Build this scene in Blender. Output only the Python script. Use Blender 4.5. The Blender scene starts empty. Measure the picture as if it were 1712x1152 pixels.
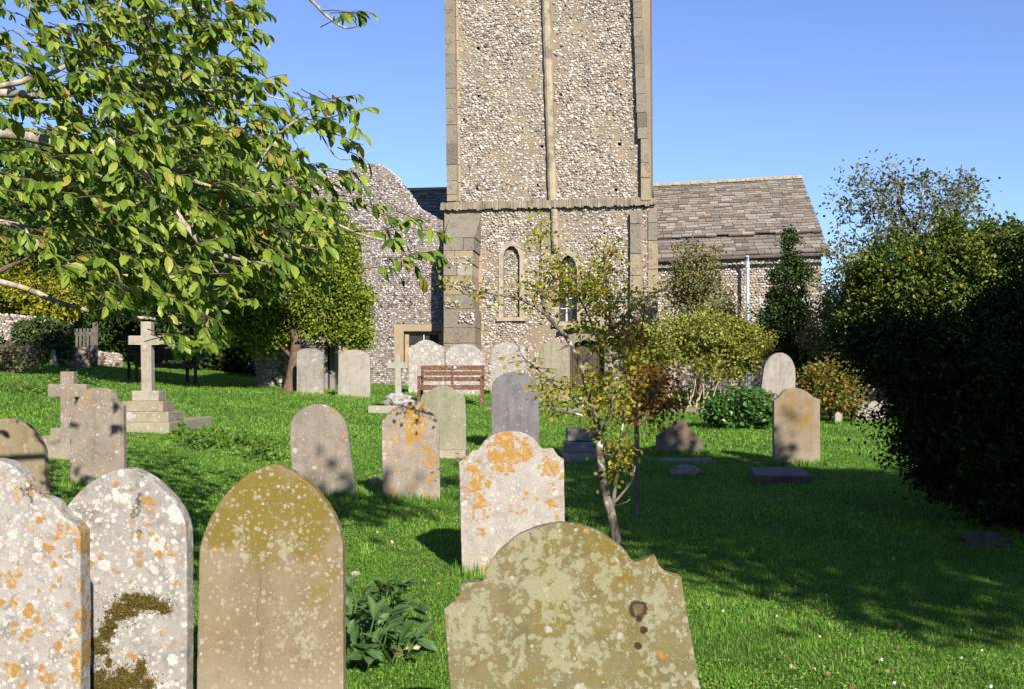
import bpy, bmesh, math, random
import numpy as np
from math import radians as R, sin, cos, tan, pi
random.seed(7); rng = np.random.default_rng(11)
C = bpy.context.scene

# ------------------------------------------------------------------ camera, sky, sun, exposure
CAM_Z, PITCH, F = 1.55, R(2.777), 1836.0
cam = bpy.data.objects.new('camera', bpy.data.cameras.new('camera')); C.collection.objects.link(cam)
cam.location = (0, 0, CAM_Z); cam.rotation_euler = (R(90) + PITCH, 0, 0)
cam.data.sensor_fit = 'HORIZONTAL'; cam.data.sensor_width = 36; cam.data.lens = 36 * F / 1712
cam.data.clip_end = 3000; cam.data.clip_start = 0.05; C.camera = cam
SUN_AZ, SUN_EL = R(161), R(28)          # clockwise from +Y
S = np.array([sin(SUN_AZ) * cos(SUN_EL), cos(SUN_AZ) * cos(SUN_EL), sin(SUN_EL)])
w = bpy.data.worlds.new('World'); C.world = w; w.use_nodes = True
wn = w.node_tree; bg = wn.nodes['Background']; sky = wn.nodes.new('ShaderNodeTexSky')
sky.sky_type = 'NISHITA'; sky.sun_disc = False; sky.sun_elevation = SUN_EL; sky.sun_rotation = SUN_AZ
sky.altitude = 0; sky.air_density = 1.0; sky.dust_density = 0.1; sky.ozone_density = 6.0
hs_ = wn.nodes.new('ShaderNodeHueSaturation'); hs_.inputs['Saturation'].default_value = 0.99; hs_.inputs['Value'].default_value = 1.06; hs_.inputs['Hue'].default_value = 0.514
wn.links.new(sky.outputs[0], hs_.inputs['Color']); wn.links.new(hs_.outputs[0], bg.inputs[0]); bg.inputs[1].default_value = 0.066
sl = bpy.data.lights.new('sun', 'SUN'); sl.energy = 3.7; sl.angle = R(0.5); sl.color = (1.0, 0.90, 0.76)
sun = bpy.data.objects.new('sun', sl); C.collection.objects.link(sun); sun.location = (8, -10, 12)
from mathutils import Vector, Matrix, noise as mnoise
sun.rotation_euler = Vector(S).to_track_quat('Z', 'Y').to_euler()
C.view_settings.view_transform = 'Standard'; C.view_settings.look = 'None'
C.view_settings.exposure = 1.45; C.view_settings.gamma = 1.0
try: C.cycles.max_bounces = 6; C.cycles.transparent_max_bounces = 8
except Exception: pass

# ------------------------------------------------------------------ places
def at(px, py, D):
    """point at distance D in front of the camera seen at a photo pixel"""
    v = -(py - 576) / F
    y = cos(PITCH) - sin(PITCH) * v; z = sin(PITCH) + cos(PITCH) * v
    k = D / y
    return Vector(((px - 856) / F * k, D, CAM_Z + z * k))

def G(x, y):
    """height of the churchyard ground"""
    x = np.asarray(x, float); y = np.asarray(y, float)
    h = -0.19 + 0.06 * np.clip(y, -12, 37)
    l = np.clip(-x, 0, 18)
    fade = np.clip((y - 1) / 8, 0, 1)
    h = h + (0.03 * l + 0.0035 * l * l) * fade
    h = h - 0.008 * np.clip(x, 0, 14)
    h = h + 0.018 * np.sin(x * 1.7 + 1) * np.sin(y * 1.1) + 0.012 * np.sin(x * 3.1 + y * 2.3)
    return h
def g(x, y): return float(G(x, y))

# ------------------------------------------------------------------ mesh builder
class MB:
    def __init__(s): s.v = []; s.f = []; s.m = []; s.n = 0
    def add(s, V, Fs, mi=0):
        V = np.asarray(V, float).reshape(-1, 3)
        s.v.append(V)
        if isinstance(Fs, np.ndarray): s.f.append(Fs.astype(np.int64) + s.n); s.m.append(np.full(len(Fs), mi))
        else:
            by = {}
            for f in Fs: by.setdefault(len(f), []).append(f)
            for k in by: a = np.array(by[k], np.int64); s.f.append(a + s.n); s.m.append(np.full(len(a), mi))
        s.n += len(V)
    def box(s, c, d, rot=None, mi=0, jit=0):
        V = np.array([[x, y, z] for x in (-.5, .5) for y in (-.5, .5) for z in (-.5, .5)]) * np.array(d)
        if jit: V = V + rng.uniform(-jit, jit, V.shape)
        if rot is not None: V = V @ np.array(rot).T
        V = V + np.array(c)
        s.add(V, [(0, 1, 3, 2), (4, 6, 7, 5), (0, 4, 5, 1), (2, 3, 7, 6), (0, 2, 6, 4), (1, 5, 7, 3)], mi)
    def prism(s, P, y0, y1, mi=0):
        """outline P of (x, z) extruded from y0 to y1"""
        n = len(P); V = [(p[0], y0, p[1]) for p in P] + [(p[0], y1, p[1]) for p in P]
        Fs = [tuple(range(n)), tuple(range(2 * n - 1, n - 1, -1))] + [(i, i + n, (i + 1) % n + n, (i + 1) % n) for i in range(n)]
        s.add(V, Fs, mi)
    def ring(s, A, B, y0, y1, mi=0):
        """band between two open outlines A (outer) and B (inner) of equal length"""
        n = len(A); V = []
        for y in (y0, y1):
            V += [(p[0], y, p[1]) for p in A] + [(p[0], y, p[1]) for p in B]
        Fs = []
        for i in range(n - 1):
            a, b, c, d = i, i + 1, n + i + 1, n + i
            Fs += [(a, b, c, d), (a + 2 * n, d + 2 * n, c + 2 * n, b + 2 * n), (a, a + 2 * n, b + 2 * n, b), (d, c, c + 2 * n, d + 2 * n)]
        Fs += [(0, n, 3 * n, 2 * n), (n - 1, 3 * n - 1, 4 * n - 1, 2 * n - 1)]
        s.add(V, Fs, mi)
    def tube(s, pts, rad, sides=7, mi=0, wob=0.0):
        P = [Vector(p) for p in pts]
        if len(P) < 2: return
        rings = []
        up = Vector((0.3, 0.1, 1)).normalized()
        for i, p in enumerate(P):
            t = (P[min(i + 1, len(P) - 1)] - P[max(i - 1, 0)])
            t = t.normalized() if t.length > 1e-9 else Vector((0, 0, 1))
            a = t.cross(up)
            if a.length < .05: a = t.cross(Vector((1, 0, 0)))
            a.normalize(); b = t.cross(a)
            r = rad[i] if hasattr(rad, '__len__') else rad
            rings.append([p + (a * cos(2 * pi * k / sides) + b * sin(2 * pi * k / sides)) * r * (1 + random.uniform(-wob, wob)) for k in range(sides)])
        V = [v for r_ in rings for v in r_]; n = sides
        Fs = [(i * n + k, i * n + (k + 1) % n, (i + 1) * n + (k + 1) % n, (i + 1) * n + k) for i in range(len(P) - 1) for k in range(n)]
        Fs += [tuple(range(n - 1, -1, -1)), tuple(range((len(P) - 1) * n, len(P) * n))]
        s.add([tuple(v) for v in V], Fs, mi)
    def inst(s, T, Fs, pos, rot, scl, mi=0):
        T = np.asarray(T, float); Fs = np.asarray(Fs); N = len(pos)
        scl = np.asarray(scl, float)
        if scl.ndim == 1: scl = scl[:, None] * np.ones(3)
        V = np.einsum('nij,nkj->nki', rot, T[None] * scl[:, None, :]) + pos[:, None, :]
        FF = (Fs[None] + (np.arange(N) * len(T))[:, None, None]).reshape(-1, Fs.shape[1])
        s.add(V.reshape(-1, 3), FF, mi)
    def build(s, name, mats, parent=None, loc=None, smooth=False, world=True):
        me = bpy.data.meshes.new(name)
        V = np.concatenate(s.v)
        if loc is not None: V = V - np.array(loc)
        elif parent is not None and world:
            q = parent
            while q is not None: V = V - np.array(q.location); q = q.parent
        me.vertices.add(len(V)); me.vertices.foreach_set('co', V.astype(np.float32).ravel())
        nl = sum(a.size for a in s.f); nf = sum(len(a) for a in s.f)
        me.loops.add(nl); me.polygons.add(nf)
        me.loops.foreach_set('vertex_index', np.concatenate([a.ravel() for a in s.f]).astype(np.int32))
        tot = np.concatenate([np.full(len(a), a.shape[1]) for a in s.f]); st = np.concatenate([[0], np.cumsum(tot)[:-1]])
        me.polygons.foreach_set('loop_start', st.astype(np.int32))
        me.polygons.foreach_set('material_index', np.concatenate(s.m).astype(np.int32))
        me.polygons.foreach_set('use_smooth', np.full(nf, bool(smooth)))
        me.update(calc_edges=True); me.validate()
        if not isinstance(mats, (list, tuple)): mats = [mats]
        for m in mats: me.materials.append(m)
        o = bpy.data.objects.new(name, me); C.collection.objects.link(o)
        if parent is not None: o.parent = parent
        if loc is not None: o.location = loc
        return o

def thing(name, label, cat, loc, rotz=0, group=None):
    o = bpy.data.objects.new(name, None); C.collection.objects.link(o); o.empty_display_size = .2
    o.location = loc; o.rotation_euler = (0, 0, rotz); o['label'] = label; o['category'] = cat
    if group: o['group'] = group
    return o
def tag(o, label, cat=None, group=None, kind=None):
    if label: o['label'] = label
    if cat: o['category'] = cat
    if group: o['group'] = group
    if kind: o['kind'] = kind
    return o
def recalc(o, bev=0, seg=2, ang=35):
    bm = bmesh.new(); bm.from_mesh(o.data); bmesh.ops.recalc_face_normals(bm, faces=bm.faces)
    if bev:
        es = [e for e in bm.edges if len(e.link_faces) == 2 and e.calc_face_angle(0) > R(ang)]
        bmesh.ops.bevel(bm, geom=es, offset=bev, segments=seg, affect='EDGES', profile=.5, clamp_overlap=True)
    bm.to_mesh(o.data); bm.free(); return o

# ------------------------------------------------------------------ materials
class Mat:
    def __init__(s, name, rough=.9, spec=.25):
        s.m = bpy.data.materials.new(name); s.m.use_nodes = True; s.t = s.m.node_tree
        s.b = s.t.nodes['Principled BSDF']; s.b.inputs['Roughness'].default_value = rough
        s.b.inputs['Specular IOR Level'].default_value = spec
        s._co = None
    def link(s, a, b):
        if hasattr(a, 'is_output') or isinstance(a, bpy.types.NodeSocket): s.t.links.new(a, b)
        elif a is not None:
            if isinstance(a, tuple) and len(a) == 3 and b.type == 'RGBA': a = (*a, 1)
            b.default_value = a
    def co(s):
        if s._co is None: s._co = s.t.nodes.new('ShaderNodeTexCoord').outputs['Object']
        return s._co
    def math(s, op, a, b=None, c=None, clamp=False):
        n = s.t.nodes.new('ShaderNodeMath'); n.operation = op; n.use_clamp = clamp
        s.link(a, n.inputs[0]); s.link(b, n.inputs[1]); s.link(c, n.inputs[2]); return n.outputs[0]
    def vmath(s, op, a, b=None):
        n = s.t.nodes.new('ShaderNodeVectorMath'); n.operation = op
        s.link(a, n.inputs[0]); s.link(b, n.inputs[1]); return n.outputs[1] if op == 'LENGTH' else n.outputs[0]
    def noise(s, scale, detail=5, rough=.6, vec=None, dist=0, col=False):
        n = s.t.nodes.new('ShaderNodeTexNoise'); s.link(vec or s.co(), n.inputs['Vector'])
        n.inputs['Scale'].default_value = scale; n.inputs['Detail'].default_value = detail
        n.inputs['Roughness'].default_value = rough; n.inputs['Distortion'].default_value = dist
        return n.outputs['Color'] if col else n.outputs['Fac']
    def vor(s, scale, vec=None, feat='F1', rand=1.0):
        n = s.t.nodes.new('ShaderNodeTexVoronoi'); s.link(vec or s.co(), n.inputs['Vector']); n.feature = feat
        n.inputs['Scale'].default_value = scale; n.inputs['Randomness'].default_value = rand
        return n.outputs['Distance'], n.outputs['Color']
    def step(s, x, lo, hi):
        n = s.t.nodes.new('ShaderNodeMapRange'); n.interpolation_type = 'SMOOTHSTEP'
        s.link(x, n.inputs[0]); s.link(lo, n.inputs[1]); s.link(hi, n.inputs[2]); return n.outputs[0]
    def mix(s, f, a, b, mode='MIX'):
        n = s.t.nodes.new('ShaderNodeMix'); n.data_type = 'RGBA'; n.blend_type = mode; n.clamp_factor = True
        s.link(f, n.inputs[0]); s.link(a, n.inputs[6]); s.link(b, n.inputs[7]); return n.outputs[2]
    def ramp(s, f, stops):
        n = s.t.nodes.new('ShaderNodeValToRGB'); s.link(f, n.inputs[0]); e = n.color_ramp.elements
        while len(e) < len(stops): e.new(0.5)
        for i, (p, c) in enumerate(stops): e[i].position = p; e[i].color = (*c, 1)
        return n.outputs[0]
    def sep(s, v):
        n = s.t.nodes.new('ShaderNodeSeparateXYZ'); s.link(v, n.inputs[0]); return n.outputs
    def island(s): return s.t.nodes.new('ShaderNodeNewGeometry').outputs['Random Per Island']
    def scaled(s, v):
        return s.vmath('MULTIPLY', s.co(), v)
    def color(s, c): s.link(c, s.b.inputs['Base Color'])
    def bump(s, h, strength=.5, dist=.01):
        n = s.t.nodes.new('ShaderNodeBump'); n.inputs['Strength'].default_value = strength; n.inputs['Distance'].default_value = dist
        s.link(h, n.inputs['Height']); s.t.links.new(n.outputs[0], s.b.inputs['Normal'])
    def translucent(s, c, f):
        t = s.t.nodes.new('ShaderNodeBsdfTranslucent'); s.link(c, t.inputs[0]); x = s.t.nodes.new('ShaderNodeMixShader')
        x.inputs[0].default_value = f; s.t.links.new(s.b.outputs[0], x.inputs[1]); s.t.links.new(t.outputs[0], x.inputs[2])
        s.t.links.new(x.outputs[0], s.t.nodes['Material Output'].inputs[0])

def spots(M, scale, dens, rmax, vec, soft=.04):
    d, c = M.vor(scale, vec); r, gg, b = M.sep(c)
    rad = M.math('MULTIPLY', M.math('POWER', r, 1.6), rmax)
    d = M.math('ADD', d, M.math('MULTIPLY', M.math('SUBTRACT', M.noise(scale * 3.5, 4, .75, vec), .5), .55))
    inside = M.step(M.math('SUBTRACT', rad, d), 0.0, soft)
    return M.math('MULTIPLY', inside, M.math('LESS_THAN', gg, dens))

def blobfield(M, blobs, vec):
    x, y, z = M.sep(vec); tot = None
    for (cx, cz, rx, rz, a) in blobs:
        dx = M.math('DIVIDE', M.math('SUBTRACT', x, cx), rx); dz = M.math('DIVIDE', M.math('SUBTRACT', z, cz), rz)
        d = M.math('ADD', M.math('MULTIPLY', dx, dx), M.math('MULTIPLY', dz, dz))
        f = M.math('MULTIPLY', M.math('MAXIMUM', M.math('SUBTRACT', 1.0, d), 0.0), a)
        tot = f if tot is None else M.math('ADD', tot, f)
    return tot

def stone_mat(name, base, base2, light=None, streak=.35, white=0.0, wcol=(.62, .61, .58), wscale=16, orange=0.0, ocol=(.33, .15, .014), psc=1.0, mott=.5,
              oblobs=(), algae=None, ablobs=(), dark=0.0, dblobs=(), pale=0.0, pcol=(.42, .40, .27), pblobs=(), rust=(), crack=(), bump=.5, seed=0.0, wblobs=()):
    K = .62; dim = lambda v: tuple(K * q for q in v)
    base, base2, light, wcol, pcol, ocol = dim(base), dim(base2), dim(light or (.40, .36, .27)), dim(wcol), dim(pcol), tuple(.8 * q for q in ocol)
    algae = dim(algae) if algae else None
    M = Mat(name, .93, .15)
    off = M.vmath('ADD', M.co(), (seed * 3.1, seed * 1.7, seed * 2.3))
    wob = M.vmath('MULTIPLY', M.vmath('SUBTRACT', M.noise(6, 3, .6, off, col=True), (.5, .5, .5)), (.10, .10, .10))
    wob2 = M.vmath('MULTIPLY', M.vmath('SUBTRACT', M.noise(45, 3, .7, off, col=True), (.5, .5, .5)), (.02, .02, .02))
    warp = M.vmath('ADD', M.co(), M.vmath('ADD', wob, wob2)); woff = M.vmath('ADD', off, M.vmath('ADD', M.vmath('MULTIPLY', wob, (.25, .25, .25)), wob2))
    c = M.mix(M.step(M.noise(3.2, 6, .65, off), .32, .68), base, base2)
    st = M.noise(1, 5, .6, M.vmath('MULTIPLY', off, (9, 9, .9)))
    c = M.mix(M.math('MULTIPLY', M.step(st, .45, .72), streak), c, tuple(.45 * v for v in base))
    c = M.mix(M.math('MULTIPLY', M.step(M.noise(11, 7, .75, M.vmath('ADD', off, (2, 5, 1))), .47, .66), mott), c, tuple(.55 * v for v in base))
    c = M.mix(M.math('MULTIPLY', M.step(M.noise(24, 6, .8, off), .56, .66), mott * .7), c, tuple(min(1, 1.5 * v) for v in base2))
    c = M.mix(M.math('MULTIPLY', M.step(M.noise(70, 4, .7, off), .5, .8), .45), c, tuple(min(1, 1.35 * v) for v in base2))
    c = M.mix(M.math('MULTIPLY', M.step(M.noise(130, 3, .7, off), .52, .75), .35), c, tuple(.4 * v for v in base))
    # splash of soil and old grass green at the foot
    x, y, z = M.sep(warp)
    foot = M.math('SUBTRACT', 1.0, M.step(z, .02, .30))
    c = M.mix(M.math('MULTIPLY', foot, .5), c, light)
    if algae:
        f = M.math('ADD', M.noise(4.5, 6, .62, off), blobfield(M, ablobs, warp) if ablobs else 0.0)
        c = M.mix(M.math('MULTIPLY', M.step(f, .55, .82), .85), c, M.mix(M.noise(26, 4, .7, off), algae, tuple(.6 * v for v in algae)))
    hb = None
    if pale:
        f = M.noise(13 * psc, 8, .78, off)
        if pblobs: f = M.math('ADD', f, blobfield(M, pblobs, warp))
        k = M.step(f, .68 - .2 * pale, .74 - .2 * pale)
        k = M.math('MAXIMUM', k, spots(M, 30 * psc, .5 * pale, .75, woff, .05))
        c = M.mix(M.math('MULTIPLY', k, .8), c, M.mix(M.noise(60, 3, .7, off), pcol, tuple(.72 * v for v in pcol))); hb = k
    if dark:
        f = M.noise(17, 7, .75, off)
        if dblobs: f = M.math('ADD', f, blobfield(M, dblobs, warp))
        k = M.step(f, .74 - .16 * dark, .80 - .16 * dark)
        c = M.mix(M.math('MULTIPLY', k, .85), c, (.045, .040, .036))
    if white:
        k = M.math('MAXIMUM', spots(M, wscale, .55 * white, .62, woff), spots(M, wscale * .42, .30 * white, .50, woff))
        k = M.math('MAXIMUM', k, spots(M, wscale * 2.6, .6 * white, .7, woff))
        f = M.noise(9, 7, .72, M.vmath('ADD', off, (4, 4, 4)))
        if wblobs: f = M.math('ADD', f, blobfield(M, wblobs, warp))
        k = M.math('MAXIMUM', k, M.math('MULTIPLY', M.step(f, .70 - .12 * white, .76 - .12 * white), .8))
        k = M.math('MAXIMUM', k, M.math('MULTIPLY', M.math('MULTIPLY', spots(M, wscale * 5, .8 * white, .8, woff), M.step(M.noise(6, 4, .6, off), .42, .55)), .8))
        wc = M.mix(M.step(M.noise(55, 5, .8, off), .35, .65), wcol, tuple(.62 * v for v in wcol))
        c = M.mix(M.math('MULTIPLY', k, .9), c, wc); hb = k if hb is None else M.math('MAXIMUM', hb, k)
    if orange:
        f = M.noise(15, 6, .7, M.vmath('ADD', off, (9, 2, 7)))
        bf = blobfield(M, oblobs, warp) if oblobs else 0.0
        f = M.math('ADD', f, bf)
        k = M.step(f, .76 - .14 * orange, .80 - .14 * orange)
        sp = M.math('MAXIMUM', spots(M, 17, .6 * orange, .62, M.vmath('ADD', woff, (7, 7, 7))), spots(M, 38, .7 * orange, .7, M.vmath('ADD', woff, (3, 8, 7)))); sp = M.math('MULTIPLY', sp, M.step(M.math('ADD', M.noise(5, 3, .6, off), bf), .45, .56))
        k = M.math('MAXIMUM', k, sp)
        oc = M.mix(M.step(M.noise(60, 5, .8, off), .42, .66), ocol, (.27, .19, .07)); oc = M.mix(M.math('MULTIPLY', M.step(M.noise(24, 5, .8, M.vmath('ADD', off, (5, 5, 5))), .50, .60), .8), oc, (.34, .28, .17))
        c = M.mix(M.math('MULTIPLY', k, .92), c, oc); hb = k if hb is None else M.math('MAXIMUM', hb, k)
    if crack:
        cx, z0, z1 = crack
        wx = M.math('MULTIPLY', M.math('SUBTRACT', M.noise(1, 3, .6, M.vmath('MULTIPLY', off, (0, 0, 7))), .5), .09)
        d = M.math('ABSOLUTE', M.math('SUBTRACT', M.math('SUBTRACT', M.sep(M.co())[0], cx), wx))
        zz = M.sep(M.co())[2]
        k = M.math('MULTIPLY', M.math('SUBTRACT', 1.0, M.step(d, .0005, .0024)), M.math('MULTIPLY', M.step(zz, z0, z0 + .04), M.math('SUBTRACT', 1.0, M.step(zz, z1 - .04, z1))))
        c = M.mix(M.math('MULTIPLY', k, .8), c, (.06, .045, .035))
    for (cx, cz, r, ri) in rust:
        d = M.vmath('LENGTH', M.vmath('MULTIPLY', M.vmath('SUBTRACT', M.vmath('ADD', M.co(), M.vmath('MULTIPLY', wob, (.3, .3, .3))), (cx, 0, cz)), (1, 0, 1)))
        d = M.math('ADD', d, M.math('MULTIPLY', M.math('SUBTRACT', M.noise(75, 5, .85, off), .5), r * 1.3))
        k = M.math('SUBTRACT', 1.0, M.step(d, r * .8, r))
        if ri: k = M.math('MULTIPLY', k, M.math('ADD', .45, M.math('MULTIPLY', M.step(d, ri * .5, ri), .55)))
        c = M.mix(M.math('MULTIPLY', k, .93), c, (.035, .018, .010))
    M.color(c)
    h = M.math('ADD', M.math('MULTIPLY', M.noise(38, 6, .7, off), .6), M.math('MULTIPLY', M.noise(160, 3, .7, off), .35))
    h = M.math('ADD', h, M.math('MULTIPLY', M.noise(7, 4, .6, off), .8))
    if hb is not None: h = M.math('ADD', h, M.math('MULTIPLY', hb, .25))
    M.bump(h, bump, .012)
    return M.m

def simple(name, col, col2=None, scale=8, rough=.9, spec=.2, bump=0, bs=30, island=0):
    M = Mat(name, rough, spec); c = M.mix(M.step(M.noise(scale, 6, .65), .35, .65), col, col2 or tuple(.7 * v for v in col))
    if island: c = M.mix(M.math('MULTIPLY', M.island(), island), c, tuple(.4 * v for v in col))
    M.color(c)
    if bump: M.bump(M.noise(bs, 5, .7), bump, .01)
    return M.m

def leaf_mat(name, stops, trans=.35, rough=.55, patch=None, spec=.3, pscale=.8):
    M = Mat(name, rough, spec); c = M.ramp(M.island(), stops)
    if patch: c = M.mix(M.math('MULTIPLY', M.step(M.noise(pscale, 3, .6), .45, .7), .8), c, patch)
    M.color(c); tc = M.mix(.0, c, c)
    tc = M.mix(1.0, c, (1.6, 1.5, .6), 'MULTIPLY'); M.translucent(tc, trans)
    return M.m

def bark_mat(name, a, b, lichen=None, amt=0):
    M = Mat(name, .9, .2); v = M.scaled((1, 1, .35)); c = M.mix(M.step(M.noise(22, 6, .7, v), .4, .62), a, b)
    if lichen: c = M.mix(M.step(M.noise(9, 5, .6), .62 - amt * .2, .68 - amt * .2), c, lichen)
    M.color(c); M.bump(M.noise(40, 5, .7, v), .6, .01); return M.m

MT = {}
# turf
M = Mat('turf', .95, .1)
c = M.mix(M.step(M.noise(.55, 5, .6), .35, .65), (.050, .115, .014), (.078, .150, .020))
c = M.mix(M.step(M.noise(9, 6, .7), .5, .8), c, (.030, .062, .012))
c = M.mix(M.math('MULTIPLY', M.step(M.noise(2.2, 5, .7), .62, .75), .5), c, (.13, .12, .045))
c = M.mix(M.math('MULTIPLY', M.step(M.noise(60, 4, .8), .5, .7), .5), c, (.09, .17, .03))
M.color(c); M.bump(M.noise(45, 5, .8), 1.0, .04); MT['turf'] = M.m
M = Mat('grass_blade', .6, .25)
c = M.ramp(M.island(), [(0, (.045, .125, .014)), (.3, (.110, .250, .030)), (.7, (.175, .355, .048)), (.93, (.26, .41, .08)), (1, (.38, .34, .15))])
c = M.mix(M.math('MULTIPLY', M.step(M.noise(.9, 6, .7), .44, .62), .5), c, (.080, .185, .026))
c = M.mix(M.math('MULTIPLY', M.step(M.noise(2.6, 6, .75), .58, .70), .45), c, (.20, .25, .08))
c = M.mix(M.math('MULTIPLY', M.step(M.noise(1.35, 7, .75, M.vmath('ADD', M.co(), (7, 3, 0))), .63, .74), .6), c, (.22, .17, .08))
M.color(c); M.translucent(M.mix(1.0, c, (1.5, 1.5, .7), 'MULTIPLY'), .35); MT['blade'] = M.m
# building stuff
M = Mat('flint_and_mortar', .95, .1)
c = M.mix(M.step(M.noise(1.1, 5, .6), .35, .65), (.235, .19, .14), (.175, .145, .112))
c = M.mix(M.step(M.noise(30, 5, .8), .45, .75), c, (.31, .26, .20))
M.color(c); M.bump(M.noise(26, 6, .8), .9, .03); MT['mortar'] = M.m
M = Mat('flint', .45, .4)
c = M.ramp(M.island(), [(0, (.06, .055, .05)), (.12, (.16, .145, .13)), (.30, (.30, .27, .25)), (.5, (.36, .33, .30)), (.74, (.38, .355, .33)), (.93, (.55, .53, .51)), (1, (.34, .25, .17))])
c = M.mix(M.math('MULTIPLY', M.step(M.noise(24, 4, .7), .45, .7), .5), c, (.24, .21, .19))
M.color(c); M.bump(M.noise(40, 4, .7), .5, .01); MT['flint'] = M.m
M = Mat('flint_grey', .5, .35)
c = M.ramp(M.island(), [(0, (.045, .04, .045)), (.2, (.13, .12, .12)), (.45, (.30, .27, .265)), (.7, (.37, .35, .345)), (.9, (.55, .53, .53)), (1, (.30, .24, .19))])
c = M.mix(M.math('MULTIPLY', M.step(M.noise(24, 4, .7), .45, .7), .5), c, (.2, .18, .17))
M.color(c); M.bump(M.noise(40, 4, .7), .5, .01); MT['flint2'] = M.m
M = Mat('mortar_grey', .95, .1); M.color(M.mix(M.noise(20, 5, .8), (.155, .135, .12), (.22, .19, .17))); M.bump(M.noise(26, 6, .8), .9, .03); MT['mortar2'] = M.m
M = Mat('quoin_stone', .92, .15)
c = M.ramp(M.island(), [(0, (.13, .112, .088)), (.25, (.24, .21, .165)), (.5, (.165, .148, .125)), (.75, (.33, .295, .24)), (1, (.26, .205, .13))])
c = M.mix(M.math('MULTIPLY', M.step(M.noise(3.4, 8, .8), .50, .64), .7), c, (.11, .095, .078)); c = M.mix(M.math('MULTIPLY', M.step(M.noise(26, 5, .8), .5, .75), .6), c, (.29, .26, .20))
M.color(c); M.bump(M.noise(14, 8, .8), 1.0, .05); MT['quoin'] = M.m
MT['dressed'] = simple('dressed_stone', (.32, .28, .215), (.22, .19, .15), 6, bump=.4)
MT['tanstone'] = simple('tan_stone', (.30, .225, .13), (.24, .20, .15), 5, bump=.4)
M = Mat('roof_slate', .85, .25)
c = M.ramp(M.island(), [(0, (.10, .087, .075)), (.3, (.15, .133, .118)), (.6, (.19, .172, .155)), (.85, (.25, .23, .21)), (1, (.17, .135, .10))])
c = M.mix(M.math('MULTIPLY', M.step(M.noise(1.3, 5, .7), .5, .7), .6), c, (.125, .105, .075)); c = M.mix(M.math('MULTIPLY', M.step(M.noise(18, 5, .8), .58, .7), .6), c, (.36, .34, .30))
M.color(c); M.bump(M.noise(20, 5, .7), .6, .02); MT['slate'] = M.m
M = Mat('dark_glass', .12, .6); M.color(M.mix(M.noise(14, 3, .6), (.012, .014, .018), (.05, .055, .065))); MT['glass'] = M.m
MT['lead'] = simple('glazing_bar', (.50, .50, .50), rough=.6)
MT['pipe'] = simple('grey_blue_pipe', (.34, .41, .50), (.28, .34, .42), rough=.5)
MT['gutter'] = simple('dark_gutter', (.10, .085, .08), rough=.6)
MT['doorwood'] = simple('old_door_wood', (.085, .06, .045), (.05, .04, .035), 10, bump=.4)
MT['woodframe'] = simple('oak_frame', (.33, .26, .15), (.22, .17, .10), 10, bump=.3)
M = Mat('bench_wood', .75, .25); v = M.scaled((1, 12, 12)); c = M.mix(M.step(M.noise(6, 6, .7, v), .35, .65), (.115, .050, .028), (.07, .034, .022))
c = M.mix(M.step(M.noise(34, 5, .75), .56, .62), c, (.34, .27, .21)); M.color(c); M.bump(M.noise(10, 5, .7, v), .4, .006); MT['bench'] = M.m
MT['benchdark'] = simple('shaded_bench_wood', (.055, .035, .024), (.035, .024, .018), 10, bump=.3)  # bench wood darkened in colour for the shade under the left trees
MT['metal'] = simple('plaque_metal', (.45, .43, .47), rough=.35, spec=.5)
M = Mat('path_gravel', .95, .1); c = M.mix(M.noise(50, 4, .8), (.20, .165, .12), (.36, .31, .24)); c = M.mix(M.step(M.noise(3, 4, .6), .5, .7), c, (.12, .14, .06)); M.color(c); M.bump(M.noise(70, 4, .8), .8, .02); MT['path'] = M.m
MT['stake'] = simple('stake_wood', (.17, .14, .11), (.10, .085, .07), 14, bump=.5)
MT['bark'] = bark_mat('brown_bark', (.075, .05, .035), (.14, .10, .075))
MT['barkgrey'] = bark_mat('grey_bark', (.16, .14, .12), (.30, .27, .24), (.42, .42, .37), .5)
MT['barklichen'] = bark_mat('lichened_bark', (.17, .15, .125), (.36, .33, .28), (.45, .27, .03), .12)
MT['twig'] = bark_mat('twig_bark', (.05, .037, .026), (.10, .08, .058))
MT['palestem'] = bark_mat('pale_stem', (.36, .30, .20), (.48, .41, .28))

# ------------------------------------------------------------------ setting: ground and path
xs = np.unique(np.concatenate([np.linspace(-400, -30, 22), np.arange(-30, 30.01, .3), np.linspace(30, 400, 22)]))
ys = np.unique(np.concatenate([np.linspace(-400, -8, 20), np.arange(-8, 44.01, .3), np.linspace(44, 900, 30)]))
X, Y = np.meshgrid(xs, ys); Z = G(X, Y); nx, ny = len(xs), len(ys)
mb = MB(); i, j = np.meshgrid(np.arange(nx - 1), np.arange(ny - 1)); k = (j * nx + i).ravel()
mb.add(np.stack([X.ravel(), Y.ravel(), Z.ravel()], 1), np.stack([k, k + 1, k + nx + 1, k + nx], 1))
o = mb.build('ground', MT['turf'], smooth=True); tag(o, None, kind='structure')
mb = MB(); V = []; n = 60
for q in range(n + 1):
    x = -.6 + q * 12 / n; yc = 24.45 - .02 * x + .08 * sin(x * 1.3)
    for s_ in (-1, -.5, 0, .5, 1): y = yc + s_ * .62 + .04 * sin(x * 5 + s_); V.append((x, y, g(x, y) + .012 + .012 * (1 - s_ * s_)))
mb.add(V, [(q * 5 + r, q * 5 + 5 + r, q * 5 + 6 + r, q * 5 + 1 + r) for q in range(n) for r in range(4)])
tag(mb.build('path', MT['path'], smooth=True), None, kind='structure')

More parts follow.
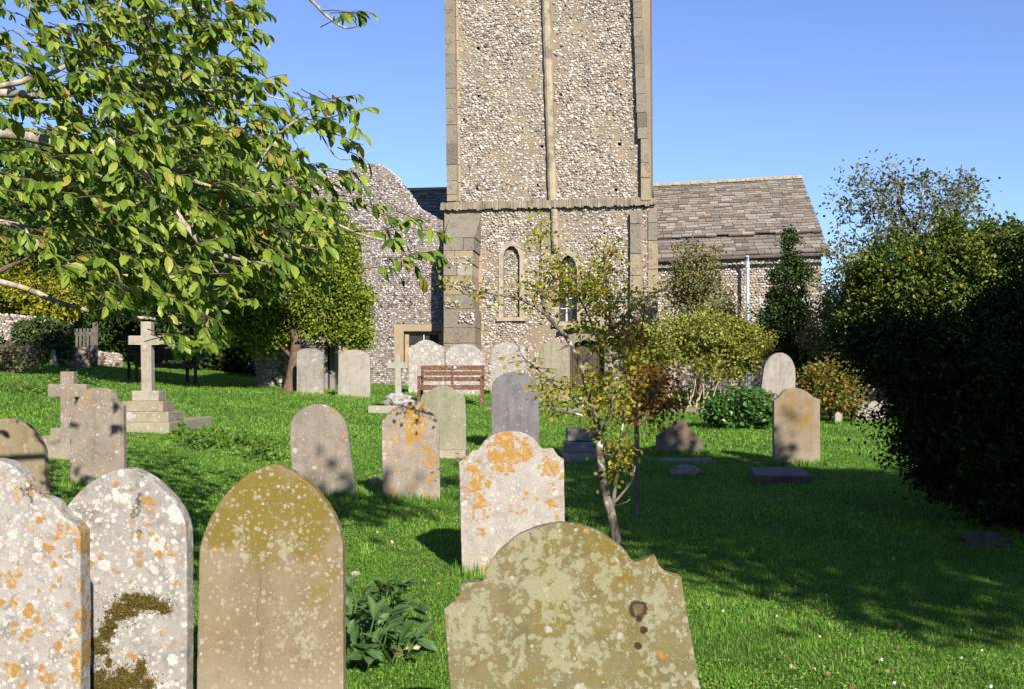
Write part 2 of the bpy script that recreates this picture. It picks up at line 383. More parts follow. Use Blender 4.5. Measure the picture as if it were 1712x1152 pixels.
# ------------------------------------------------------------------ walls of flint
ICO = bmesh.new(); bmesh.ops.create_icosphere(ICO, subdivisions=1, radius=1); ICO_V = np.array([v.co[:] for v in ICO.verts]); ICO_F = np.array([[v.index for v in f.verts] for f in ICO.faces]); ICO.free()
ICO = bmesh.new(); bmesh.ops.create_icosphere(ICO, subdivisions=3, radius=1); ICO3_V = np.array([v.co[:] for v in ICO.verts]); ICO3_F = np.array([[v.index for v in f.verts] for f in ICO.faces]); ICO.free()

def inpoly(x, y, P):
    r = np.zeros(len(x), bool); n = len(P)
    for i in range(n):
        x0, y0 = P[i]; x1, y1 = P[(i + 1) % n]
        if y0 == y1: continue
        r ^= ((y0 > y) != (y1 > y)) & (x < (x1 - x0) * (y - y0) / (y1 - y0) + x0)
    return r
def randrot(n):
    q = rng.normal(size=(n, 4)); q /= np.linalg.norm(q, axis=1)[:, None]; a, b, c, d = q.T
    return np.stack([np.stack([1 - 2 * (c * c + d * d), 2 * (b * c - a * d), 2 * (b * d + a * c)], 1),
                     np.stack([2 * (b * c + a * d), 1 - 2 * (b * b + d * d), 2 * (c * d - a * b)], 1),
                     np.stack([2 * (b * d - a * c), 2 * (c * d + a * b), 1 - 2 * (b * b + c * c)], 1)], 1)
def rotz(a):
    c, s_ = cos(a), sin(a); return np.array([[c, -s_, 0], [s_, c, 0], [0, 0, 1]])
def flints(mb, O, U, P, holes=(), sp=.088, size=.045, patchy=.35, mi=1, coursed=.25):
    """pebbles set in the plane through O along U (horizontal); P and holes are outlines in (u, z)"""
    O = np.array(O); U = np.array(U) / np.linalg.norm(U); Nn = np.array([U[1], -U[0], 0])
    sp *= .90; size *= .98; P = np.array(P); u0, z0 = P.min(0); u1, z1 = P.max(0)
    us = np.arange(u0, u1, sp); zs = np.arange(z0, z1, sp * .86); uu, zz = np.meshgrid(us, zs)
    uu = uu + (np.arange(len(zs)) % 2)[:, None] * sp * .5
    uu = (uu + rng.uniform(-.36, .36, uu.shape) * sp).ravel(); zz = (zz + rng.uniform(-.36, .36, zz.shape) * sp * (1 - coursed)).ravel()
    keep = inpoly(uu, zz, P)
    for h in holes: keep &= ~inpoly(uu, zz, np.array(h))
    fld = np.sin(uu * 1.9 + 1.3 * np.sin(zz * .9)) + np.sin(zz * 2.3 + 1.7 * np.sin(uu * 1.3 + 2)) + .8 * np.sin(uu * 5.1 + zz * 3.3) + .6 * np.sin(zz * 6.7 - uu * 2.2)
    keep &= (rng.uniform(size=len(uu)) > patchy * np.clip(.25 + .45 * fld, 0, 1.6))
    uu, zz, fld = uu[keep], zz[keep], fld[keep]; n = len(uu)
    dep = rng.uniform(-.012, .012, n) + np.clip(fld, -1, 1) * -.008
    pos = O + uu[:, None] * U + np.outer(np.ones(n), [0, 0, 1]) * zz[:, None] + dep[:, None] * Nn
    s_ = size * rng.uniform(.55, 1.25, (n, 1)) * np.stack([rng.uniform(.9, 1.4, n), rng.uniform(.5, .9, n), rng.uniform(.65, 1.0, n)], 1)
    B = np.stack([U, -Nn, [0, 0, 1]], 1)
    # tumble each pebble a little
    a = rng.normal(0, .45, (n, 3)); ca, sa = np.cos(a), np.sin(a)
    Rx = np.zeros((n, 3, 3)); Rx[:, 0, 0] = 1; Rx[:, 1, 1] = ca[:, 0]; Rx[:, 1, 2] = -sa[:, 0]; Rx[:, 2, 1] = sa[:, 0]; Rx[:, 2, 2] = ca[:, 0]
    Ry = np.zeros((n, 3, 3)); Ry[:, 1, 1] = 1; Ry[:, 0, 0] = ca[:, 1]; Ry[:, 0, 2] = sa[:, 1]; Ry[:, 2, 0] = -sa[:, 1]; Ry[:, 2, 2] = ca[:, 1]
    Rz = np.zeros((n, 3, 3)); Rz[:, 2, 2] = 1; Rz[:, 0, 0] = ca[:, 2]; Rz[:, 0, 1] = -sa[:, 2]; Rz[:, 1, 0] = sa[:, 2]; Rz[:, 1, 1] = ca[:, 2]
    rot = np.einsum('ij,njk,nkl,nlm->nim', B, Rx, Ry, Rz)
    mb.inst(ICO_V, ICO_F, pos, rot, s_, mi)

def xz(pts, D): return [(at(a, b, D).x, at(a, b, D).z) for a, b in pts]
def blocks(mb, left, right, ytop, ybot, D, hs=(14, 26), proud=.04, depth=.3, gap=.022, mi=0, wj=0, split=0, skip=0):
    """a strip of dressed blocks; left/right give the edge pixel at a height pixel; heights vary"""
    y = ytop
    while y < ybot:
        h = random.uniform(*hs); y2 = min(y + h, ybot)
        if ybot - y2 < hs[0] * .5: y2 = ybot
        r_ = right(y) + random.choice((0, 1, 1)) * random.uniform(0, wj); l_ = left(y)
        cuts = [l_, r_]
        if split and random.random() < split and r_ - l_ > 22: cuts = [l_, l_ + (r_ - l_) * random.uniform(.35, .65), r_]
        for a_, b_ in zip(cuts[:-1], cuts[1:]):
            if random.random() < skip: continue
            p0 = at(a_, y, D); p1 = at(b_, y2, D); pr = proud + random.uniform(-.008, .012)
            mb.box(((p0.x + p1.x) / 2, D - pr + depth / 2, (p0.z + p1.z) / 2), (p1.x - p0.x - gap, depth, p0.z - p1.z - gap), mi=mi, jit=.004)
        y = y2

TD = 32.0; CH_ROT = R(-8); PIV = (1.1, TD)
at_world = at
def at(px, py, D):
    """same as at(), for a plane of the church, which is turned by CH_ROT about PIV; gives unturned coordinates"""
    d = at_world(px, py, 1.0) - Vector((0, 0, CAM_Z)); c_, s_ = cos(-CH_ROT), sin(-CH_ROT)
    # local y of a point p: s_*(x-px0) + c_*(y-py0) + py0 = D
    k = (D - PIV[1] + s_ * PIV[0] + c_ * PIV[1]) / (s_ * d.x + c_ * d.y)
    x, y = d.x * k - PIV[0], d.y * k - PIV[1]
    return Vector((c_ * x - s_ * y + PIV[0], D, CAM_Z + d.z * k))
church = thing('church', 'flint Saxon church tower with chapel wing and ruined flint gable at its side', 'church', (1.1, TD, g(1.1, TD)), CH_ROT)
lerp = lambda a, b, t: a + (b - a) * t
UL = lambda y: lerp(743.5, 748, y / 335); UR = lambda y: lerp(1072, 1089, y / 335)
zb = g(0, TD) - .4
up = xz([(UL(-230), -230), (UL(340), 340), (UR(340), 340), (UR(-230), -230)], TD)
lo = [(at(743, 345, TD).x, zb), xz([(743, 345)], TD)[0], xz([(1098, 345)], TD)[0], (at(1098, 345, TD).x, zb)]
# openings
win = [(935, 536), (935, 450), (938, 438), (943, 430), (950, 426), (957, 430), (962, 438), (965, 450), (965, 536)]
wino = [(927, 539), (927, 449), (931, 435), (939, 424), (950, 417), (961, 424), (969, 435), (973, 449), (973, 539)]
arc = [(842, 530), (842, 428), (845, 418), (852, 411), (859, 411), (866, 418), (869, 428), (869, 530)]
arco = [(834, 530), (834, 426), (838, 413), (848, 404), (862, 404), (872, 413), (877, 426), (877, 530)]
door = [(953, 670), (953, 585), (962, 572), (982, 566), (1002, 572), (1011, 585), (1011, 670)]
putlog = [(938, 77), (1037, 77), (938, 157), (1038, 157), (802, 248), (907, 244), (1036, 240), (797, 315), (899, 309), (1030, 317), (800, 160), (800, 80), (775, 200), (1010, 390), (790, 400)]
ph = [[(a - u(1.5, 4), b - u(1, 3)), (a + u(0, 1), b - u(2, 3.5)), (a + u(2, 4.5), b - u(.5, 2)), (a + u(1.5, 3.5), b + u(1, 3)), (a - u(1, 3), b + u(1, 3))] for u in (random.uniform,) for a, b in putlog]
def slab_with_holes(mb, P, holes, y0, y1, mi=0):
    """wall front with real openings: triangulated outline with holes, extruded back"""
    bm = bmesh.new(); loops = []
    for L in [P] + list(holes):
        vs = [bm.verts.new((p[0], y0, p[1])) for p in L]
        for q in range(len(vs)): bm.edges.new((vs[q], vs[(q + 1) % len(vs)]))
    res = bmesh.ops.triangle_fill(bm, edges=bm.edges[:], use_beauty=True, use_dissolve=False, normal=(0, -1, 0))
    ex = bmesh.ops.extrude_face_region(bm, geom=bm.faces[:])
    bmesh.ops.translate(bm, verts=[v for v in ex['geom'] if isinstance(v, bmesh.types.BMVert)], vec=(0, y1 - y0, 0))
    bmesh.ops.recalc_face_normals(bm, faces=bm.faces); bm.verts.index_update()
    mb.add([v.co[:] for v in bm.verts], [tuple(v.index for v in f.verts) for f in bm.faces], mi); bm.free()
mb = MB(); H = [xz(h, TD) for h in ph]
upw = [up[0], up[1], up[2], up[3]]
slab_with_holes(mb, upw, [h for h, p in zip(H, putlog) if p[1] < 335], TD, TD + .7)
xa, xb = up[1][0] + .02, up[2][0] - .02
mb.box(((xa + xb) / 2, TD + 3.35, (up[0][1] + lo[1][1]) / 2), (xb - xa, 5.3, up[0][1] - lo[1][1]))
flints(mb, (0, TD, 0), (1, 0, 0), [up[1], up[0], up[3], up[2]], [H[q] for q in range(len(H)) if putlog[q][1] < 335] + [xz([(740, -240), (764, -240), (769, 345), (740, 345)], TD), xz([(1064, -240), (1095, -240), (1095, 345), (1068, 345)], TD), xz([(903, -240), (922, -240), (930, 345), (912, 345)], TD)], patchy=.34)
tower_up = mb.build('tower_wall', [MT['mortar'], MT['flint']], church)
mb = MB(); lowh = [xz(win, TD), xz(arc, TD), xz(door, TD)] + [H[q] for q in range(len(H)) if putlog[q][1] > 345]
slab_with_holes(mb, lo, lowh, TD, TD + .7)
mb.box(((lo[0][0] + lo[3][0]) / 2, TD + 3.35, (zb + lo[1][1]) / 2), (lo[3][0] - lo[0][0] - .02, 5.3, lo[1][1] - zb - .04))
flints(mb, (0, TD, 0), (1, 0, 0), lo, [xz(wino, TD), xz([(941, 543), (941, 670), (1016, 670), (1016, 543)], TD), xz(arco, TD), xz([(740, 340), (796, 340), (800, 670), (740, 670)], TD), xz([(1052, 352), (1074, 352), (1076, 580), (1052, 580)], TD), xz([(1082, 350), (1100, 350), (1100, 560), (1086, 560)], TD), xz([(922, 346), (936, 346), (936, 415), (922, 415)], TD)] + [H[q] for q in range(len(H)) if putlog[q][1] > 345], patchy=.5)
# flint infill inside the blocked arch, set back
ai = xz(arc, TD); mb.prism(ai, TD + .12, TD + .6)
flints(mb, (0, TD + .12, 0), (1, 0, 0), ai, sp=.08, size=.04, patchy=.2)
mb.build('tower_base', [MT['mortar'], MT['flint']], church)
# helm roof above the picture
mb = MB(); zt = up[0][1]; x0, x1 = up[0][0] - .15, up[3][0] + .15; y0, y1 = TD - .1, TD + 6.1; cx, cy = (x0 + x1) / 2, (y0 + y1) / 2
mb.add([(x0, y0, zt), (x1, y0, zt), (x1, y1, zt), (x0, y1, zt), (cx, y0, zt + 3), (x1, cy, zt + 3), (cx, y1, zt + 3), (x0, cy, zt + 3), (cx, cy, zt + 7)],
       [(0, 1, 4), (1, 2, 5), (2, 3, 6), (3, 0, 7), (4, 1, 5), (5, 2, 6), (6, 3, 7), (7, 0, 4), (4, 5, 8), (5, 6, 8), (6, 7, 8), (7, 4, 8), (3, 2, 1, 0)])
mb.build('tower_roof', MT['slate'], church)
# quoins
mb = MB(); blocks(mb, lambda y: UL(y) - .5, lambda y: UL(y) + 18, -230, 336, TD, (16, 40), .05, .4, wj=0)
mb.build('quoins', MT['quoin'], church)
mb = MB(); blocks(mb, lambda y: UL(y) + 18.5, lambda y: UL(y) + 24, -230, 336, TD, (24, 60), .03, .3)
mb.build('quoin_strip', MT['tanstone'], church)
mb = MB(); blocks(mb, lambda y: lerp(1058, 1070, y / 335) if y < 225 else 1071, lambda y: UR(y) + 1, -230, 336, TD, (14, 40), .20, .5)
mb.build('quoins', MT['quoin'], church)
mb = MB(); BD = 30.9
blocks(mb, lambda y: 741.5, lambda y: 790, 397, 590, BD, (18, 34), .03, 1.25, wj=8, split=.6)
blocks(mb, lambda y: 740.5, lambda y: 794, 590, 668, BD, (18, 34), .07, 1.25, wj=4, split=.4)
a, b = at(741.5, 396, BD), at(794, 396, BD); c_ = at(741.5, 352, TD); V = [(a.x, BD - .02, a.z - .02), (b.x, BD - .02, a.z - .02), (b.x, TD + .1, c_.z), (a.x, TD + .1, c_.z), (a.x, TD + .1, a.z - .02), (b.x, TD + .1, a.z - .02)]
mb.add(V, [(0, 1, 2, 3), (0, 3, 4), (1, 5, 2), (0, 4, 5, 1)])
for (x0_, x1_, y0_, y1_) in ((752, 792, 428, 446), (760, 794, 470, 486), (744, 770, 500, 515), (768, 794, 520, 540), (758, 790, 592, 618), (748, 780, 640, 660)):
    flints(mb, (0, BD - .05, 0), (1, 0, 0), xz([(x0_, y0_), (x1_, y0_), (x1_, y1_), (x0_, y1_)], BD), patchy=.3)
mb.build('corner_buttress', [MT['quoin'], MT['flint']], church)
mb = MB(); blocks(mb, lambda y: 800, lambda y: 807, 415, 600, TD, (16, 40), .03, .2, wj=3); mb.build('stone_strip', MT['tanstone'], church)
mb = MB(); blocks(mb, lambda y: 1053, lambda y: 1072, 356, 575, TD, (18, 50), .17, .5, wj=2); mb.build('pilaster', MT['quoin'], church)
mb = MB(); blocks(mb, lambda y: 1083, lambda y: 1099, 350, 560, TD, (18, 50), .05, .3, wj=2); blocks(mb, lambda y: 1076, lambda y: 1099, 560, 668, TD, (18, 34), .06, .3); mb.build('quoins', MT['quoin'], church)
# central pilaster: rounded strip running the whole height
mb = MB(); n = 60
for (ya, yb, w_) in ((-230, 336, 7.4), (350, 420, 6)):
    pts = []; rad = []
    for q in range(n + 1):
        y = lerp(ya, yb, q / n); xc = lerp(913, 924, y / 335) if yb < 400 else lerp(927, 929, (y - 350) / 70)
        p = at(xc, y, TD); pts.append((p.x, TD - .06, p.z)); rad.append(w_ * .0174 * random.uniform(.9, 1.06))
    mb.tube(pts, rad, 10)
M = Mat('pilaster_stone', .92, .15); M.color(M.mix(M.step(M.noise(1.2, 5, .7), .45, .6), (.30, .26, .19), (.15, .13, .10))); M.bump(M.noise(20, 6, .7), .8, .02)
mb.build('pilaster', M.m, church)
# string course: flat band with a row of tilted stones
mb = MB(); a, b = at(738, 336, TD), at(1096, 347, TD)
mb.box(((a.x + b.x) / 2, TD - .02, (a.z + b.z) / 2 + .02), (b.x - a.x, .24, (a.z - b.z) * .45))
x = a.x
while x < b.x:
    w_ = random.uniform(.05, .085); hh = (a.z - b.z) * random.uniform(.5, .8)
    mb.box((x + w_ / 2, TD - .06, (a.z + b.z) / 2 + random.uniform(-.01, .01)), (w_ * .95, .20, hh), jit=.012); x += w_
mb.build('string_course', simple('string_stone', (.27, .235, .18), (.17, .145, .11), 5, bump=.6, island=.6), church)
# lancet window
mb = MB(); mb.ring(xz(wino, TD), xz(win, TD), TD - .04, TD + .3)
wf = mb.build('window', MT['dressed'], church)
mb = MB(); mb.prism(xz(win, TD), TD + .28, TD + .31); mb.build('pane', MT['glass'], wf).location = (0, 0, 0)
for ch in (wf,): pass
mb = MB()
p = at(946, 480, TD); q_ = at(946, 428, TD); r_ = at(946, 536, TD)
mb.box((p.x, TD + .25, (q_.z + r_.z) / 2), (.05, .05, q_.z - r_.z))
for yy in (462, 480, 497, 514): a, b = at(936, yy, TD), at(964, yy, TD); mb.box(((a.x + b.x) / 2, TD + .25, a.z), (b.x - a.x, .03, .03))
mb.build('glazing_bars', MT['lead'], wf)
mb = MB(); a, b = at(924, 539, TD), at(976, 545, TD); mb.box(((a.x + b.x) / 2, TD, (a.z + b.z) / 2), (b.x - a.x, .26, a.z - b.z)); mb.build('sill', MT['dressed'], wf)
mb = MB(); mb.ring(xz(arco, TD), xz(arc, TD), TD - .05, TD + .2); a, b = at(831, 530, TD), at(880, 536, TD); mb.box(((a.x + b.x) / 2, TD, (a.z + b.z) / 2), (b.x - a.x, .22, a.z - b.z))
mb.build('blocked_arch_frame', MT['dressed'], church)
# door with a shallow hood
dr = []; mb = MB(); mb.prism(xz([(x_, y_) for x_, y_ in door], TD), TD + .3, TD + .36)
dobj = mb.build('door', MT['doorwood'], church)
mb = MB()
for q in range(7): a = at(957 + q * 8.5, 575, TD); mb.box((a.x, TD + .285, (a.z + zb) / 2), (.012, .03, a.z - zb - .3))
mb.build('door_planks', MT['gutter'], dobj)
mb = MB(); do = [(944, 670), (944, 582), (956, 565), (982, 557), (1008, 565), (1020, 582), (1020, 670)]; mb.ring(xz(do, TD), xz(door, TD), TD - .05, TD + .25)
mb.build('door_surround', MT['quoin'], church)
mb = MB()
for q in range(14):
    a = at(940 + q * 5.6, 550 - 7 * sin(pi * q / 13), TD); mb.box((a.x, TD - .10, a.z), (.105, .42, .10), jit=.015)
mb.build('door_hood', simple('mossy_hood_stone', (.26, .22, .13), (.13, .14, .05), 6, bump=.7), church)

# left flint gable with a small window
LD = 32.12
gab = [(428, 690), (428, 330), (470, 300), (540, 290), (575, 284), (600, 275), (620, 272), (640, 277), (655, 288), (668, 305), (681, 323), (690, 336), (699, 347), (723, 360), (746, 374), (760, 380), (760, 690)]
gz_ = g(-3, LD) - .3
LP = [(p[0], max(p[1], gz_)) for p in xz(gab, LD)]
gw = [(675, 607), (675, 553), (738, 553), (738, 607)]
gd = [(545, 672), (545, 560), (566, 560), (566, 672)]
gh = [(671, 478), (671, 469), (677, 469), (677, 478)]
mb = MB(); slab_with_holes(mb, LP, [xz(gw, LD), xz(gh, LD)], LD, LD + .8)
flints(mb, (0, LD, 0), (1, 0, 0), LP, [xz([(659, 610), (659, 542), (745, 542), (745, 610)], LD), xz(gh, LD), xz([(573, 700), (573, 560), (592, 560), (592, 700)], LD)], sp=.078, size=.038, patchy=.12, coursed=.6)
# flints on the sloping coping edge
cp = [LP[q] for q in range(2, 16)]
for (a, b) in zip(cp[:-1], cp[1:]):
    L = math.hypot(b[0] - a[0], b[1] - a[1]); n = int(L * .8 / .008); t = rng.uniform(size=n)
    pos = np.stack([a[0] + (b[0] - a[0]) * t, LD + rng.uniform(0, .8, n), a[1] + (b[1] - a[1]) * t], 1)
    mb.inst(ICO_V, ICO_F, pos, randrot(n), rng.uniform(.03, .055, (n, 1)) * np.ones(3), 1)
mb.build('gable_wall', [MT['mortar2'], MT['flint2']], church)
mb = MB(); gwo = [(659, 610), (659, 542), (745, 542), (745, 610)]
mb.ring(xz(gwo + [gwo[0]], LD), xz(gw + [gw[0]], LD), LD - .03, LD + .25); gwin = mb.build('window', MT['tanstone'], church)
mb = MB(); inner = [(682, 603), (682, 558), (732, 558), (732, 603)]; mb.ring(xz([(675.5, 606.5), (675.5, 553.5), (737.5, 553.5), (737.5, 606.5), (675.5, 606.5)], LD), xz(inner + [inner[0]], LD), LD + .12, LD + .2); mb.build('frame', MT['woodframe'], gwin)
mb = MB(); mb.prism(xz(inner, LD), LD + .17, LD + .19); mb.build('pane', MT['glass'], gwin)
mb = MB(); a, b = at(707, 558, LD), at(707, 603, LD); mb.box((a.x, LD + .15, (a.z + b.z) / 2), (.03, .03, a.z - b.z)); mb.build('glazing_bars', MT['lead'], gwin)
mb = MB(); a, b = at(574, 565, LD), at(591, 680, LD); blocks(mb, lambda y: 574, lambda y: 590, 562, 672, LD, (14, 26), .10, .4); mb.build('pilaster', MT['tanstone'], church)
# nave roof seen over the gable
def slate_roof(mb, e0, e1, r0, r1, rows, wid=(.18, .42), th=.05):
    """e0-e1 eave ends, r0-r1 ridge ends; courses of stone slates shrinking towards the ridge"""
    e0, e1, r0, r1 = map(Vector, (e0, e1, r0, r1))
    nrm = (e1 - e0).cross(r0 - e0).normalized(); 
    if nrm.z < 0: nrm = -nrm
    ts = np.cumsum(np.linspace(1.25, .8, rows)); ts = np.concatenate([[0], ts / ts[-1]])
    for k in range(rows):
        t0, t1 = ts[k], ts[k + 1]; A0, A1 = e0.lerp(r0, t0), e1.lerp(r1, t0); B0, B1 = e0.lerp(r0, min(1, t1 + .03)), e1.lerp(r1, min(1, t1 + .03))
        L = (A1 - A0).length; u = -random.uniform(0, .2); sag = random.uniform(-.004, .012)
        while u < L:
            w_ = random.uniform(*wid); a = max(0, u) / L; b = min(L, u + w_ - .012) / L; u += w_
            if b - a < .01: continue
            th_ = th * random.uniform(.7, 1.5); lift = random.uniform(0, .022) + sag; dn = random.uniform(-.035, .035)
            low = (A0 - B0).normalized() * dn
            P = [A0.lerp(A1, a) + low, A0.lerp(A1, b) + low, B0.lerp(B1, b), B0.lerp(B1, a)]
            V = [P[0] + nrm * (.045 + lift), P[1] + nrm * (.045 + lift + random.uniform(-.006, .006)), P[2] + nrm * .012, P[3] + nrm * .012]
            V += [v - nrm * th_ for v in V]
            mb.add([tuple(v) for v in V], [(0, 1, 2, 3), (7, 6, 5, 4), (0, 4, 5, 1), (1, 5, 6, 2), (2, 6, 7, 3), (3, 7, 4, 0)])
mb = MB(); e0, e1 = at(640, 405, 34.6), at(745, 405, 34.6); r0, r1 = at(640, 318, 37.2), at(760, 318, 37.2)
slate_roof(mb, e0, e1, r0, r1, 14)
mb.build('nave_roof', MT['slate'], church)
mb = MB(); mb.box(((r0.x + r1.x) / 2, r0.y, r0.z), (r1.x - r0.x, .25, .10), jit=.01); mb.build('ridge', MT['tanstone'], church)
mb = MB(); a, b = at(640, 410, 34.7), at(760, 410, 34.7); mb.box(((a.x + b.x) / 2, 36.5, (a.z + zb) / 2), (b.x - a.x, 3.5, a.z - zb)); mb.build('nave_wall', MT['mortar2'], church)

# right chapel
E0, E1 = at(1098, 431, 33.3), at(1387, 420, 33.3); R0, R1 = at(1092, 311, 36.3), at(1340, 297, 36.4)
mb = MB(); Uc = np.array([E1.x - E0.x, E1.y - E0.y, 0]); Lc = np.linalg.norm(Uc); Uc /= Lc; Nc = np.array([Uc[1], -Uc[0], 0])
O_ = np.array([E0.x, E0.y, 0]) - Nc * .18
zt0, zt1 = E0.z, E1.z
def wallbox(mb, O, U, N_, L, z0, zt, depth, mi=0):
    c_ = [O, O + U * L]; V = []
    for d_ in (0, depth):
        for q in (0, 1): V += [tuple(c_[q] - N_ * d_ + [0, 0, z0]), tuple(c_[q] - N_ * d_ + [0, 0, zt[q]])]
    mb.add(V, [(0, 2, 3, 1), (4, 5, 7, 6), (0, 1, 5, 4), (2, 6, 7, 3), (1, 3, 7, 5), (0, 4, 6, 2)], mi)
Lw = Lc - .22
wallbox(mb, O_, Uc, Nc, Lw, zb, (zt0 - .05, zt1 - .05), 5.6)
flints(mb, O_, Uc, [(0, zb), (0, zt0 - .06), (Lw, zt1 - .06), (Lw, zb)], sp=.10, size=.05, patchy=.15, coursed=.7)
# gable triangle at the east end
ge = O_ + Uc * Lw; gm = np.array([R1.x - .25, R1.y, 0]); gb_ = gm * 2 - ge
mb.add([(ge[0], ge[1], zt1 - .06), (gb_[0], gb_[1], zt1 - .06), (gm[0], gm[1], R1.z - .1), (ge[0] - .4, ge[1], zt1 - .06), (gb_[0] - .4, gb_[1], zt1 - .06), (gm[0] - .4, gm[1], R1.z - .1)], [(0, 1, 2), (5, 4, 3), (0, 2, 5, 3), (1, 4, 5, 2), (0, 3, 4, 1)])
mb.build('chapel_wall', [MT['mortar'], MT['flint']], church)
mb = MB()
kk = .26; K0, K1 = E0.lerp(R0, kk), E1.lerp(R1, kk)
e0_, e1_ = E0 + Vector((0, -.12, -.02)), E1 + Vector((0, -.12, -.02))
K0 -= Vector((0, 0, .05)); K1 -= Vector((0, 0, .05))
slate_roof(mb, e0_, e1_, K0 + Vector((0, .1, .03)), K1 + Vector((0, .1, .03)), 6)
slate_roof(mb, K0 + Vector((0, -.08, .02)), K1 + Vector((0, -.08, .02)), R0, R1, 23)
bk0, bk1 = R0 * 2 - E0, R1 * 2 - E1; bk0.z = E0.z; bk1.z = E1.z
mb.add([tuple(R0), tuple(R1), tuple(bk1), tuple(bk0)], [(0, 1, 2, 3)])
V = [tuple(v - Vector((0, 0, .07))) for v in (E0, E1, R1, R0)]; mb.add(V, [(0, 1, 2, 3)])
cr = mb.build('chapel_roof', MT['slate'], church)
mb = MB(); n = 16
for q in range(n): a = R0.lerp(R1, (q + .5) / n); mb.box(tuple(a + Vector((0, 0, .03))), ((R1 - R0).length / n - .01, .26, .10), rot=rotz(math.atan2(Uc[1], Uc[0])), jit=.01)
mb.build('ridge', MT['dressed'], cr)
mb = MB(); mb.tube([tuple(E0 + Vector((0, -.22, -.10))), tuple(E1 + Vector((0, -.22, -.10)))], .055, 8); mb.build('gutter', MT['gutter'], church)
mb = MB(); p = at(1249.5, 428, 33.05); mb.tube([(p.x, p.y - .1, p.z), (p.x, p.y, p.z - .15), (p.x, p.y, zb)], .05, 8)
for zz in (.25, 1.6, 2.9): mb.tube([(p.x, p.y, p.z - zz), (p.x, p.y, p.z - zz - .09)], .065, 8)
mb.build('downpipe', MT['pipe'], church)

at = at_world
# ------------------------------------------------------------------ headstones
def smooth(P, it=2, hard=38):
    """round a closed outline where its corners are soft, keep sharp corners"""
    for _ in range(it):
        n = len(P); Q = []
        for i in range(n):
            a, b, c = P[i - 1], P[i], P[(i + 1) % n]
            v1 = (b[0] - a[0], b[1] - a[1]); v2 = (c[0] - b[0], c[1] - b[1])
            ang = abs(math.degrees(math.atan2(v1[0] * v2[1] - v1[1] * v2[0], v1[0] * v2[0] + v1[1] * v2[1])))
            if ang > hard or ang < 2: Q.append(b)
            else: Q += [(a[0] * .25 + b[0] * .75, a[1] * .25 + b[1] * .75), (b[0] * .75 + c[0] * .25, b[1] * .75 + c[1] * .25)]
        P = Q
    return P
STONES = []
def headstone(label, prof, D, mat, th=.09, yaw=0, lean=0, bev=.008, name='headstone', foot=.12, group='headstones standing in the grass', jit=.0015, deep=.15):
    """prof: pixel outline from bottom-left over the top to bottom-right"""
    P = [(at(a, b, D).x, at(a, b, D).z) for a, b in prof]
    cx = (P[0][0] + P[-1][0]) / 2; base = Vector((cx, D, g(cx, D)))
    zb_ = base.z - deep
    def ext(p, q):   # carry the side down below the turf
        t = (zb_ - p[1]) / (q[1] - p[1]) if abs(q[1] - p[1]) > .02 else 0
        return (p[0] + (q[0] - p[0]) * t, zb_)
    A = ext(P[1], P[0]) if P[1][1] > P[0][1] else (P[0][0], zb_); B = ext(P[-2], P[-1]) if P[-2][1] > P[-1][1] else (P[-1][0], zb_)
    P = [A] + P[1:-1] + [B]
    P = smooth(P)
    # subdivide and roughen
    Q = []
    for a, b in zip(P, P[1:] + P[:1]):
        n = max(1, int(math.hypot(b[0] - a[0], b[1] - a[1]) / .035))
        for k in range(n): t = k / n; Q.append((a[0] + (b[0] - a[0]) * t + random.uniform(-jit, jit), a[1] + (b[1] - a[1]) * t + random.uniform(-jit, jit)))
    Q = [(x - base.x, z - base.z) for x, z in Q]
    mb = MB(); mb.prism(Q, 0, th); o = mb.build(name, mat); recalc(o, bev)
    o.location = base; o.rotation_euler = (lean, 0, yaw)
    tag(o, label, 'gravestone', group)
    STONES.append((base.x, D, abs(B[0] - A[0])))
    return o
def loc_of(prof, D):
    cx = (at(*prof[0], D).x + at(*prof[-1], D).x) / 2; gz = g(cx, D)
    return lambda px, py: (at(px, py, D).x - cx, at(px, py, D).z - gz)
def bl(prof, D, L):
    f = loc_of(prof, D); out = []
    for (px, py, rx, ry, a) in L: x, z = f(px, py); out.append((x, z, rx / F * D, ry / F * D, a))
    return out

GR = (.36, .335, .30); 
# A nearest at the left edge
A = [(-212, 1152), (-216, 905), (-196, 880), (-180, 872), (-160, 850), (-140, 832), (-120, 805), (-95, 782), (-60, 770), (-32, 767), (-5, 769), (20, 778), (38, 797), (54, 818), (68, 832), (86, 838), (99, 856), (112, 870), (128, 880), (137, 902), (134, 1152)]
headstone('pale grey headstone crowded with white and orange lichen, cut by the left edge', A, 4.0,
          stone_mat('stone_lichen_heavy', (.40, .37, .36), (.47, .44, .42), white=1.0, wcol=(.72, .71, .68), wscale=22, orange=.85, dark=.55, mott=.75, dblobs=bl(A, 4, [(50, 825, 45, 28, .18)]), oblobs=bl(A, 4, [(120, 890, 45, 60, .16), (40, 960, 90, 70, .05), (60, 1060, 60, 60, .06), (120, 1090, 40, 90, .08), (138, 1000, 18, 160, .12)]), seed=1, streak=.15), th=.10, bev=.008)
B = [(98, 1152), (98, 880), (103, 858), (118, 838), (140, 815), (165, 798), (190, 787), (210, 783), (235, 791), (262, 809), (282, 829), (297, 848), (308, 870), (313, 900), (312, 1152)]
